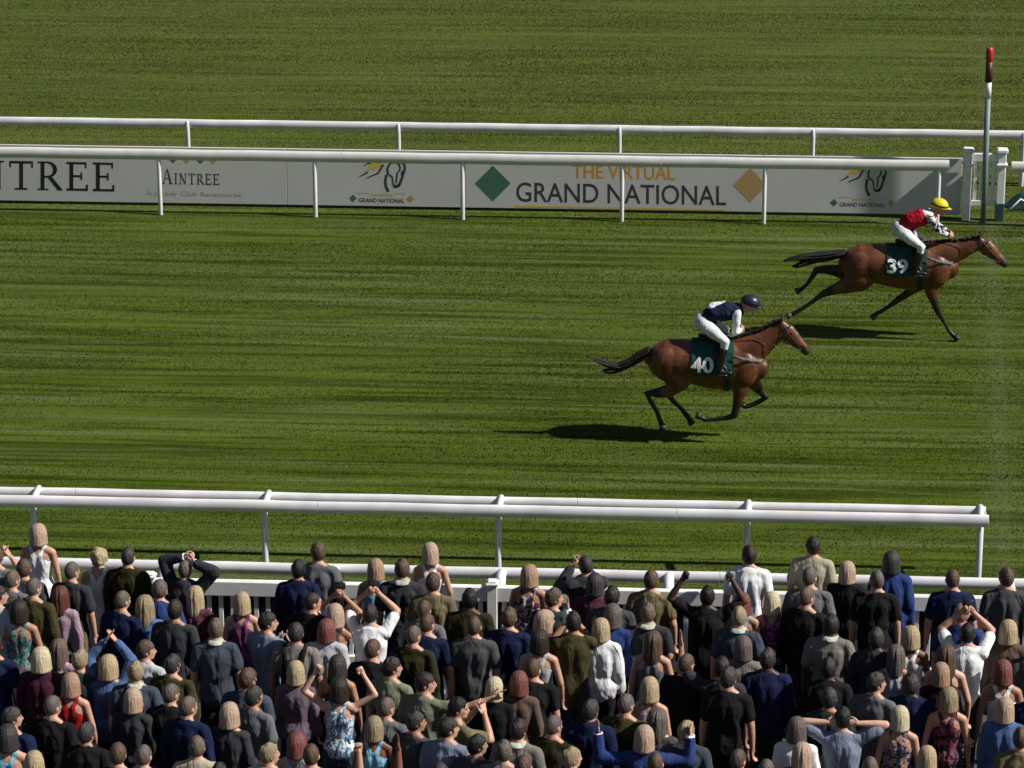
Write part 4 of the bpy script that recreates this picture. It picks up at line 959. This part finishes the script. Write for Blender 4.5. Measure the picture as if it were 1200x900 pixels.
def horse(spec, loc, rz, label, number):
    o = tag(empty('race_horse', loc, rz), label, 'horse', 'horses racing to the winning post')
    g = Geo(); T = spec['trunk']
    g.tube([(x, 0, z) for x, z, hh, hw in T], [(hh, hw) for x, z, hh, hw in T], side=(0, 1, 0), n=24)
    for chain in spec['neckhead']: g.tube([(x, 0, z) for x, z, a, b in chain], [(a, b) for x, z, a, b in chain], side=(0, 1, 0), n=18)
    hd = spec['neckhead'][1]
    for s_ in (1, -1):       # shoulder, haunch, jaw and nostril masses
        for (x, z, rx, ry, rz_, y) in spec['masses']: g.ball((x, s_*y, z), (rx, ry, rz_), 16, 10)
        p = spec['poll']; g.tube([(p[0]-.02, s_*.045, p[1]+.03), (p[0]-.0, s_*.058, p[1]+.10), (p[0]+.025, s_*.052, p[1]+.165)], [(.022, .03), (.018, .028), (.005, .008)], side=(0, 1, 0), n=10)
    dark = []
    for name_, y, pts in spec['legs']:
        g.tube([(x, y*(1.0 if i else .9), z) for i, (x, z, a, b) in enumerate(pts)], [(a, b) for x, z, a, b in pts], side=(0, 1, 0), n=14)
        k = spec['joint'][name_]; dark.append(np.array([(x, y, z) for x, z, a, b in pts[k:]]))
    v, q = remesh(g, .0125, 5, .5)
    nr = normals(v, q); v = v+nr*(.0035*wob(v, 5, (9, 9, 9), 6)+.002*wob(v, 6, (22, 22, 22), 6))[:, None]
    d = np.full(len(v), 9.0)
    for P in dark:
        for a, b in zip(P[:-1], P[1:]):
            t = np.clip(((v-a)@(b-a))/np.dot(b-a, b-a), 0, 1); d = np.minimum(d, np.linalg.norm(v-(a+t[:, None]*(b-a)), axis=1))
    dk = np.clip((.115-d)/.045, 0, 1)
    mz = np.array([spec['muzzle'][0], 0, spec['muzzle'][1]]); dk = np.maximum(dk, np.clip((.15-np.linalg.norm(v-mz, axis=1))/.07, 0, .85))
    me = quads('horse_body', v, q); a = me.attributes.new('dark', 'FLOAT', 'POINT'); a.data.foreach_set('value', dk.astype(np.float32)); me.materials[0] = COAT
    link(bpy.data.objects.new('horse_body', me), o)
    def surf_y(x, z, off=.0):          # lateral surface of the trunk at (x, z)
        xs = [t[0] for t in T]; zc = np.interp(x, xs, [t[1] for t in T]); hh = np.interp(x, xs, [t[2] for t in T]); hw = np.interp(x, xs, [t[3] for t in T])
        u = np.clip((z-zc)/(hh), -.995, .995); return (hw+off)*math.sqrt(max(0.0, 1-u*u))
    # hooves
    for name_, y, pts in spec['legs']:
        (xa, za, _, _), (xb, zb, r, _) = pts[-2], pts[-1]; dd = unit((xb-xa, 0, zb-za)); b_ = np.array([xb, y, zb]); g2 = Geo(); g2.tube([b_-dd*.025, b_+dd*.03, b_+dd*.055], [.042, .054, .058], side=(0, 1, 0), n=14, caps=False); part('hoof', g2, HOOF, o)
    # mane and forelock: overlapping hair locks
    crest = spec['crest']; rr = random.Random(2)
    g2 = Geo()
    for i in range(46):
        t = i/45*(len(crest)-1); k = min(int(t), len(crest)-2); u = t-k
        x = crest[k][0]*(1-u)+crest[k+1][0]*u; z = crest[k][1]*(1-u)+crest[k+1][1]*u; L = rr.uniform(.09, .15)
        g2.tube([(x, rr.uniform(-.02, .02), z-.01), (x-L*.45, rr.uniform(-.05, -.02), z+.022), (x-L, rr.uniform(-.08, -.03), z-.01+rr.uniform(-.03, .02))], [.016, .014, .003], side=(0, 1, 0), n=6)
    v, q = remesh(g2, .009, 1, .4); m_ = quads('mane', v, q); m_.materials[0] = MANE; link(bpy.data.objects.new('mane', m_), o)
    g2 = Geo()
    for i in range(64):
        pts = []; a = rr.gauss(0, .55); b2 = rr.gauss(0, 1.25); src = spec['tail'] if i % 3 else spec['tail2']
        for k, (x, z, w) in enumerate(src): pts.append((x+rr.gauss(0, .012), a*w*.7+rr.gauss(0, .005), z+b2*w*.45))
        g2.tube(pts, [.016]+[.011]*(len(pts)-3)+[.007, .003], side=(0, 1, 0), n=6)
    v, q = remesh(g2, .0065, 1, .3); m_ = quads('tail', v, q); m_.materials[0] = MANE; link(bpy.data.objects.new('tail', m_), o)
    # saddle cloth wrapped over the back
    x0, x1, zl = spec['cloth']; g2 = Geo(); nx, na = 12, 26; vs = []; fs = []
    for i in range(nx+1):
        x = x0+(x1-x0)*i/nx; xs = [t[0] for t in T]; zc = np.interp(x, xs, [t[1] for t in T]); hh = np.interp(x, xs, [t[2] for t in T]); hw = np.interp(x, xs, [t[3] for t in T])
        amax = math.acos(np.clip((zl-zc)/hh, -1, 1))
        for j in range(na+1):
            t = -amax+2*amax*j/na; e = .016+.004*math.sin(9*t+7*x); vs.append((x, (hw+e)*math.sin(t), zc+(hh+e)*math.cos(t)))
    for i in range(nx):
        for j in range(na): p = i*(na+1)+j; fs.append((p, p+1, p+na+2, p+na+1))
    g2.add(vs, fs); sc2 = part('saddle_cloth', g2, CLOTHG, o)
    tv, tf = text_mesh(number, .03)
    import bmesh
    tb = bmesh.new(); tvs = [tb.verts.new((p[0], p[1], 0)) for p in tv]
    for f_ in tf:
        try: tb.faces.new([tvs[k_] for k_ in f_])
        except ValueError: pass
    for cut in np.linspace(.06, .94, 16):            # slice the figures so they follow the curved flank
        bmesh.ops.bisect_plane(tb, geom=tb.verts[:]+tb.edges[:]+tb.faces[:], plane_co=(0, float(cut), 0), plane_no=(0, 1, 0))
    bmesh.ops.triangulate(tb, faces=tb.faces[:]); tb.verts.index_update()
    tv = [(v_.co.x, v_.co.y) for v_ in tb.verts]; tf = [tuple(v_.index for v_ in f_.verts) for f_ in tb.faces]; tb.free(); cx, cz, w, h = spec['num']; A = Geo()
    A.add([(cx+(p[0]-.5)*w, -surf_y(cx+(p[0]-.5)*w, cz+(p[1]-.5)*h, .034)-.004, cz+(p[1]-.5)*h) for p in tv], tf); part('number', A, NUMW, sc2, False)
    # saddle, girth, breast strap, bridle, reins
    sx_, sz = spec['saddle']; g2 = Geo(); g2.tube([(sx_-.24, 0, sz+.045), (sx_-.12, 0, sz+.02), (sx_+.05, 0, sz+.015), (sx_+.16, 0, sz+.06)], [(.03, .10), (.03, .13), (.03, .12), (.035, .06)], side=(0, 1, 0), n=16)
    for s_ in (1, -1): g2.tube([(sx_, s_*.10, sz+.0), (sx_+.05, s_*.225, sz-.12), (sx_+.07, s_*.288, sz-.30)], [(.10, .018), (.12, .016), (.08, .014)], side=(0, s_, .3), n=12)
    v, q = remesh(g2, .012, 2, .5); m_ = quads('saddle', v, q); m_.materials[0] = TACK; link(bpy.data.objects.new('saddle', m_), o)
    def band(x, w, name_, mat, tilt=0.0, e=.012):
        g3 = Geo(); n = 32; vs = []
        for dx in (-w/2, w/2):
            for i in range(n):
                t = 2*math.pi*i/n; xx = x+dx+tilt*math.cos(t); xs = [t_[0] for t_ in T]; zc = np.interp(xx, xs, [t_[1] for t_ in T]); hh = np.interp(xx, xs, [t_[2] for t_ in T]); hw = np.interp(xx, xs, [t_[3] for t_ in T])
                vs.append((xx, (hw+e)*math.sin(t), zc+(hh+e)*math.cos(t)))
        g3.add(vs, [(i, (i+1) % n, n+(i+1) % n, n+i) for i in range(n)]); part(name_, g3, mat, o)
    band(spec['girth'], .09, 'girth', cloth('girth dark green', (.02, .05, .04)))
    g2 = Geo(); bp_ = spec['breast']
    for s_ in (1, -1):
        g2.tube([(x, s_*y, z) for x, y, z in bp_], [(.007, .022)]*len(bp_), side=(0, 0, 1), n=8)
    part('breast_strap', g2, STRAP, o)
    for name_, L in spec['bridle']:
        g2 = Geo()
        for s_ in (1, -1): g2.tube([(x, s_*y, z) for x, y, z in L], [(.006, .011)]*len(L), side=(1, 0, 0), n=6)
        part(name_, g2, TACK, o)
    for s_ in (1, -1):
        ex, ey, ez = spec['eye']; g2 = Geo(); g2.ball((ex, s_*ey, ez), (.019, .010, .016), 10, 7); part('eye', g2, plain('horse eye', (.006, .004, .004), .1, .05, 6, .6), o)
        hx_, hy_, hz_ = spec['hand']; rx_, rz2 = spec['bit']
        g2 = Geo(); g2.tube([(rx_, s_*.065, rz2), ((rx_+hx_)/2, s_*.14, (rz2+hz_)/2-.05), (hx_, s_*hy_, hz_)], [.007]*3, side=(0, 1, 0), n=6); part('rein', g2, TACK, o)
    return o
def jockey(spec, loc, rz, label, silk, helm):
    o_body = Geo(); S = spec; w = lambda p, y: np.array([p[0], y, p[1]])
    hd = S['head']; fx, fz_ = S['look']                        # head centre and facing direction
    f = unit((fx, 0, fz_)); up = np.array([-f[2], 0, f[0]])
    def H(a, y, c): return np.array([hd[0], 0, hd[1]])+f*a+np.array([0, y, 0])+up*c
    o_body.tube([w(S['chest'], 0), w(S['shoulder'], 0), H(-.03, 0, -.06)], [(.10, .14), (.075, .12), .052], side=(0, 1, 0), n=16)
    o_body.tube([w(S['hip'], 0), w(S['chest'], 0)], [(.10, .14), (.10, .14)], side=(0, 1, 0), n=16)
    o_body.tube([H(-.09, 0, .02), H(0, 0, .03), H(.09, 0, .02)], [(.07, .06), (.105, .076), (.06, .055)], side=(0, 1, 0), n=16)
    o_body.tube([H(.02, 0, -.05), H(.075, 0, -.085)], [(.06, .055), (.03, .03)], side=(0, 1, 0), n=12); o_body.tube([H(.095, 0, .01), H(.118, 0, -.03)], [.012, .015], side=(0, 1, 0), n=8)
    for s_ in (1, -1):
        o_body.tube([H(-.005, s_*.076, .0), H(-.005, s_*.082, .02)], [(.03, .02), (.02, .012)], side=(1, 0, 0), n=8)
        o_body.tube([w(S['shoulder'], s_*.17), w(S['elbow'], s_*.20), w(S['wrist'], s_*.10)], [.046, .040, .028], side=(0, 1, 0), n=12)
        o_body.tube([w(S['hip'], s_*.10), w(S['knee'], s_*.27), w(S['foot'], s_*.30)], [.085, .058, .045], side=(0, 1, 0), n=12)
    v, q = remesh(o_body, .010, 3, .5); vs, qs = [v], [q]; n0 = len(v)
    for s_ in (1, -1):
        d = unit(w(S['wrist'], s_*.10)-w(S['elbow'], s_*.20)); hv, hq = hand_arrays(w(S['wrist'], s_*.10), d, np.array([0, 0, 1.]), 'fist', 1.0, s_); vs.append(hv); qs.append(hq+n0); n0 += len(hv)
    me = quads('jockey', np.concatenate(vs), np.concatenate(qs)); me.materials[0] = skinmat('light', SK['light'])
    o = link(bpy.data.objects.new('person', me)); o.location = loc; o.rotation_euler = (0, 0, rz); tag(o, label, 'person', 'jockeys riding')
    # silks
    g = Geo(); g.tube([w(S['hip'], 0)+np.array([.05, 0, .02]), w(S['mid'], 0), w(S['chest'], 0), w(S['shoulder'], 0)], [(.125, .16), (.142, .175), (.145, .19), (.105, .16)], side=(0, 1, 0), n=20)
    for s_ in (1, -1): g.ball(w(S['shoulder'], s_*.155), .072)
    v, q = remesh(g, .011, 4, .5); n = normals(v, q); v = v+n*(.006*wob(v, 9, (16, 16, 16), 7)+.004*wob(v, 8, (34, 34, 34), 7))[:, None]
    m_ = quads('silks', v, q, 2); m_.materials[0] = silk[0]; m_.materials[1] = silk[1]
    c = v[q].mean(1); hi = np.zeros(len(q), np.int32)
    ax = w(S['shoulder'], 0)-w(S['hip'], 0); ax = ax/np.linalg.norm(ax); nn = np.array([-ax[2], 0, ax[0]]); hgt = (c-w(S['hip'], 0))@nn
    if silk[3] == 'back': hi[hgt > .175] = 1
    else: hi[((c-w(S['shoulder'], 0))@ax > -.06) & (hgt > .035)] = 1
    if len(hi) == len(m_.polygons): m_.polygons.foreach_set('material_index', hi)
    link(bpy.data.objects.new('silks', m_), o)
    for s_ in (1, -1):
        g = Geo(); g.tube([w(S['shoulder'], s_*.165), (w(S['shoulder'], s_*.17)+w(S['elbow'], s_*.21))/2, w(S['elbow'], s_*.20)], [.066, .064, .056], side=(0, 1, 0), n=14)
        wr = w(S['wrist'], s_*.10); el = w(S['elbow'], s_*.20); g.tube([el, el+(wr-el)*.5, wr-(wr-el)*.06], [.057, .050, .036], side=(0, 1, 0), n=14)
        v, q = remesh(g, .011, 3, .5); n = normals(v, q); v = v+n*(.005*wob(v, 19+s_, (28, 28, 28), 7))[:, None]; m_ = quads('sleeve', v, q); m_.materials[0] = silk[2]; link(bpy.data.objects.new('sleeve', m_), o)
        hip = w(S['hip'], s_*.085); kn = w(S['knee'], s_*.275); ft = w(S['foot'], s_*.30)
    BR = cloth('white breeches', (.62, .63, .64)); g = Geo(); g.ball(w(S['hip'], 0), (.135, .16, .13), 18, 12)
    for s_ in (1, -1): g.tube([w(S['hip'], s_*.085), (w(S['hip'], s_*.10)+w(S['knee'], s_*.30))/2, w(S['knee'], s_*.275), w(S['knee'], s_*.285)*.78+w(S['foot'], s_*.30)*.22], [.108, .092, .072, .056], side=(0, 1, 0), n=14)
    v, q = remesh(g, .012, 4, .5); n = normals(v, q); v = v+n*(.004*wob(v, 23, (25, 25, 25), 7))[:, None]; m_ = quads('breeches', v, q); m_.materials[0] = BR; link(bpy.data.objects.new('breeches', m_), o)
    BT = plain('black boot leather', (.010, .009, .009), .3, .1, 6, .5)
    for s_ in (1, -1):
        kn = w(S['knee'], s_*.285); ft = w(S['foot'], s_*.30); g = Geo(); g.tube([kn*.72+ft*.28, kn*.4+ft*.6, ft], [.060, .056, .045], side=(0, 1, 0), n=14); g.tube([ft+np.array([-.05, 0, -.01]), ft+np.array([.06, 0, -.03]), ft+np.array([.16, 0, -.035])], [.04, .042, .030], side=(0, 1, 0), n=12)
        v, q = remesh(g, .011, 3, .5); m_ = quads('boot', v, q); m_.materials[0] = BT; b_ = link(bpy.data.objects.new('boot', m_), o)
        g = Geo(); c_ = ft+np.array([.05, 0, -.06]); g.tube([c_+np.array([-.06, 0, 0]), c_+np.array([.06, 0, 0])], [(.008, .04)]*2, side=(0, 1, 0), n=8); g.tube([c_+np.array([0, 0, .16]), c_+np.array([-.055, 0, .09]), c_+np.array([-.06, 0, 0])], [.008]*3, n=6); g.tube([c_+np.array([0, 0, .16]), c_+np.array([.055, 0, .09]), c_+np.array([.06, 0, 0])], [.008]*3, n=6)
        v, q = remesh(g, .006, 1); m_ = quads('stirrup', v, q); m_.materials[0] = plain('steel', (.5, .5, .5), .3, .1, 6, .5, .9); link(bpy.data.objects.new('stirrup', m_), b_)
        g = Geo(); wr = w(S['wrist'], s_*.10); el = w(S['elbow'], s_*.20); d = unit(wr-el); g.tube([wr-d*.07, wr-d*.0], [.040, .037], side=(0, 1, 0), n=12, caps=False); part('cuff', g, BT if helm[1] else silk[2], o)
    # helmet with peak, goggles strap
    g = Geo(); n = 28; m = 12; vs = []; fs = []
    for j in range(m+1):
        t = R(98)*j/m
        for i in range(n): a = 2*math.pi*i/n; vs.append(tuple(H(.146*math.sin(t)*math.cos(a)-.005, .120*math.sin(t)*math.sin(a), .028+.125*math.cos(t))))
    for j in range(m):
        for i in range(n): p = j*n+i; s2 = j*n+(i+1) % n; fs.append((p, s2, s2+n, p+n))
    g.add(vs, fs); hm = part('helmet', g, helm[0], o)
    g = Geo(); vs = []
    for k, (ra, rb, dz) in enumerate(((.138, .112, .045), (.198, .092, .022), (.198, .092, .014), (.134, .108, .028))):
        for i in range(13): a = R(-62+124*i/12); vs.append(tuple(H(ra*math.cos(a), rb*math.sin(a), dz)))
    fs = [(k*13+i, k*13+i+1, ((k+1) % 4)*13+i+1, ((k+1) % 4)*13+i) for k in range(4) for i in range(12)]
    g.add(vs, fs); part('peak', g, helm[0], hm)
    g = Geo(); g.tube([H(.11, -.055, .012), H(.128, 0, .012), H(.11, .055, .012)], [(.022, .014)]*3, side=(0, 0, 1), n=10); part('goggles', g, BT, o)
    g = Geo(); n = 30; g.add([tuple(H(.150*math.cos(2*math.pi*i/n)-.005, .124*math.sin(2*math.pi*i/n), dz)) for dz in (.035, .06) for i in range(n)], [(i, (i+1) % n, n+(i+1) % n, n+i) for i in range(n)]); part('goggles_strap', g, BT, hm)
    for s_ in (1, -1): g = Geo(); g.ball(H(.088, s_*.03, .005), (.010, .010, .008), 8, 6); part('eye', g, EYE, o)
    return o
NAVY = cloth('navy silk', (.010, .016, .042)); WS = cloth('white silk', (.74, .74, .75)); REDS = cloth('red silk', (.34, .010, .022)); CHK = cloth('black and white check silk', (.70, .70, .70), 'blot', ((.012, .012, .014),))
def hb(zc): return zc
H2 = dict(  # collected phase: forelegs folded, hind legs coming under
 trunk=[(-.87, 1.22, .09, .07), (-.80, 1.21, .22, .17), (-.64, 1.22, .29, .25), (-.45, 1.21, .31, .27), (-.20, 1.19, .33, .275), (.08, 1.16, .375, .275), (.34, 1.16, .385, .255), (.54, 1.14, .33, .225), (.66, 1.13, .25, .19), (.725, 1.11, .17, .14)],
 neckhead=[[(.42, 1.28, .30, .20), (.62, 1.40, .235, .15), (.80, 1.53, .175, .105), (.95, 1.66, .135, .085), (1.04, 1.74, .10, .075)],
           [(1.02, 1.74, .075, .065), (1.08, 1.67, .125, .088), (1.17, 1.58, .112, .080), (1.26, 1.49, .085, .062), (1.34, 1.415, .068, .054), (1.385, 1.37, .058, .050)]],
 masses=[(.50, 1.12, .19, .10, .26, .16), (-.60, 1.20, .24, .12, .25, .15), (-.46, 1.00, .18, .10, .20, .15), (1.09, 1.60, .09, .03, .085, .058), (1.36, 1.385, .035, .022, .03, .04)], poll=(1.02, 1.76),
 legs=[('hn', -.14, [(-.55, 1.08, .22, .11), (-.44, .88, .165, .10), (-.58, .78, .105, .075), (-.74, .75, .072, .055), (-.88, .735, .058, .046), (-.82, .62, .038, .032), (-.73, .47, .033, .028), (-.685, .34, .040, .033), (-.655, .265, .034, .03)]),
       ('hf', .14, [(-.50, 1.08, .22, .11), (-.34, .88, .155, .10), (-.46, .76, .10, .075), (-.60, .665, .062, .05), (-.51, .55, .038, .032), (-.38, .42, .033, .028), (-.29, .31, .040, .033), (-.25, .245, .034, .03)]),
       ('fn', -.14, [(.46, 1.0, .15, .09), (.45, .80, .105, .075), (.41, .60, .066, .052), (.37, .435, .053, .045), (.27, .395, .036, .030), (.08, .365, .031, .027), (-.04, .36, .038, .032), (-.115, .405, .033, .029)]),
       ('ff', .14, [(.56, 1.0, .15, .09), (.66, .82, .10, .07), (.76, .70, .062, .05), (.83, .625, .052, .045), (.74, .56, .036, .030), (.60, .49, .031, .027), (.53, .475, .038, .032), (.47, .52, .033, .029)])],
 joint=dict(hn=3, hf=2, fn=2, ff=2), muzzle=(1.37, 1.38), crest=[(.42, 1.56), (.62, 1.63), (.80, 1.71), (.95, 1.80), (1.03, 1.845)],
 tail=[(-.86, 1.36, .05), (-1.0, 1.28, .06), (-1.15, 1.17, .07), (-1.30, 1.11, .06), (-1.45, 1.135, .05), (-1.62, 1.20, .03), (-1.74, 1.25, .02)], tail2=[(-.86, 1.35, .05), (-1.0, 1.25, .06), (-1.18, 1.13, .06), (-1.36, 1.05, .05), (-1.52, 1.02, .03)],
 cloth=(-.25, .34, 1.07), num=(-.10, 1.235, .32, .23), saddle=(.10, 1.535), girth=(.25,), breast=[(.34, .275, 1.36), (.46, .275, 1.33), (.60, .235, 1.295), (.72, .165, 1.265), (.80, .0, 1.25)],
 bridle=[('cheek_strap', [(1.03, .075, 1.80), (1.10, .094, 1.68), (1.22, .080, 1.52), (1.30, .064, 1.42)]), ('noseband', [(1.275, .0, 1.585), (1.25, .062, 1.55), (1.215, .070, 1.49), (1.185, .0, 1.43)]), ('browband', [(1.145, .0, 1.765), (1.12, .075, 1.755), (1.05, .085, 1.73)])],
 eye=(1.155, .078, 1.655), hand=(.46, .10, 1.70), bit=(1.30, 1.41))
H2['girth'] = .25
J2 = dict(hip=(-.10, 1.80), mid=(.06, 1.93), chest=(.22, 1.955), shoulder=(.38, 1.965), head=(.56, 2.05), look=(.93, -.30), elbow=(.36, 1.72), wrist=(.43, 1.70), knee=(.22, 1.575), foot=(.14, 1.16))
H1 = dict(  # extended phase: near fore landing, hind legs stretched behind
 trunk=[(-1.0, 1.24, .09, .07), (-.92, 1.23, .23, .18), (-.74, 1.24, .30, .25), (-.52, 1.23, .32, .27), (-.24, 1.20, .34, .275), (.06, 1.18, .375, .275), (.32, 1.19, .385, .255), (.52, 1.18, .33, .225), (.63, 1.17, .25, .19), (.695, 1.16, .17, .14)],
 neckhead=[[(.40, 1.32, .29, .20), (.62, 1.40, .22, .15), (.84, 1.47, .165, .105), (1.04, 1.545, .13, .085), (1.16, 1.59, .10, .075)],
           [(1.14, 1.60, .075, .065), (1.22, 1.54, .125, .088), (1.31, 1.46, .112, .080), (1.41, 1.37, .085, .062), (1.50, 1.29, .068, .054), (1.55, 1.245, .058, .050)]],
 masses=[(.48, 1.14, .19, .10, .26, .16), (-.72, 1.21, .25, .12, .26, .15), (-.72, 1.00, .20, .10, .20, .15), (1.23, 1.47, .09, .03, .085, .058), (1.525, 1.26, .035, .022, .03, .04)], poll=(1.14, 1.625),
 legs=[('hn', -.14, [(-.66, 1.08, .23, .11), (-.82, .94, .175, .10), (-1.02, .86, .11, .075), (-1.18, .80, .075, .055), (-1.30, .745, .058, .046), (-1.44, .63, .038, .032), (-1.62, .50, .033, .028), (-1.74, .42, .040, .033), (-1.80, .39, .034, .03)]),
       ('hf', .14, [(-.68, 1.10, .22, .11), (-.90, 1.02, .155, .10), (-1.12, 1.06, .095, .07), (-1.27, 1.08, .070, .055), (-1.40, 1.06, .058, .046), (-1.46, .95, .038, .032), (-1.54, .82, .033, .028), (-1.62, .74, .040, .033), (-1.66, .72, .034, .03)]),
       ('fn', -.14, [(.42, 1.0, .15, .09), (.40, .82, .105, .075), (.47, .62, .066, .052), (.54, .46, .053, .045), (.62, .33, .036, .030), (.70, .19, .031, .027), (.755, .125, .038, .032), (.815, .075, .033, .029)]),
       ('ff', .14, [(.36, 1.0, .15, .09), (.20, .82, .10, .07), (.02, .67, .062, .05), (-.11, .575, .052, .045), (-.20, .50, .036, .030), (-.34, .40, .031, .027), (-.42, .355, .038, .032), (-.455, .315, .033, .029)])],
 joint=dict(hn=3, hf=2, fn=2, ff=2), muzzle=(1.54, 1.25), crest=[(.38, 1.60), (.62, 1.615), (.84, 1.635), (1.04, 1.675), (1.15, 1.70)],
 tail=[(-.98, 1.40, .05), (-1.15, 1.375, .06), (-1.32, 1.355, .07), (-1.50, 1.335, .06), (-1.68, 1.31, .05), (-1.82, 1.28, .03), (-1.92, 1.24, .02)], tail2=[(-.98, 1.39, .05), (-1.2, 1.34, .06), (-1.42, 1.29, .06), (-1.62, 1.22, .05), (-1.78, 1.14, .03)],
 cloth=(-.32, .30, 1.11), num=(-.15, 1.265, .32, .23), saddle=(.08, 1.555), girth=.22, breast=[(.32, .275, 1.40), (.44, .275, 1.36), (.58, .235, 1.32), (.69, .165, 1.29), (.77, .0, 1.275)],
 bridle=[('cheek_strap', [(1.15, .075, 1.665), (1.24, .094, 1.55), (1.37, .080, 1.40), (1.46, .064, 1.30)]), ('noseband', [(1.43, .0, 1.465), (1.40, .062, 1.43), (1.365, .070, 1.37), (1.335, .0, 1.31)]), ('browband', [(1.285, .0, 1.635), (1.26, .075, 1.62), (1.18, .085, 1.59)])],
 eye=(1.305, .078, 1.525), hand=(.70, .10, 1.70), bit=(1.46, 1.29))
J1 = dict(hip=(-.12, 1.80), mid=(.05, 1.93), chest=(.20, 1.995), shoulder=(.34, 2.02), head=(.48, 2.15), look=(.96, -.22), elbow=(.47, 1.82), wrist=(.64, 1.735), knee=(.21, 1.575), foot=(.12, 1.19))
p2 = at(829, 516); p1 = at(1058, 396)
G2z = (p2.x, p2.y, 0); G1z = (p1.x, p1.y, 0)
horse(H2, G2z, 0.0, 'trailing bay racehorse with all legs folded under, number 40 green saddle cloth', '40')
jockey(J2, G2z, 0.0, 'jockey in navy and white silks crouched on the trailing horse, dark helmet', (NAVY, WS, WS, 'back'), (plain('navy helmet', (.012, .020, .038), .35, .1), False)).name = 'person'
horse(H1, G1z, 0.0, 'leading bay racehorse at full stretch near the winning post, number 39 cloth', '39')
jockey(J1, G1z, 0.0, 'jockey in red silks with checked sleeves and yellow helmet on leading horse', (REDS, WS, CHK, 'shoulder'), (plain('yellow helmet', (.62, .50, .015), .35, .1), True)).name = 'person'
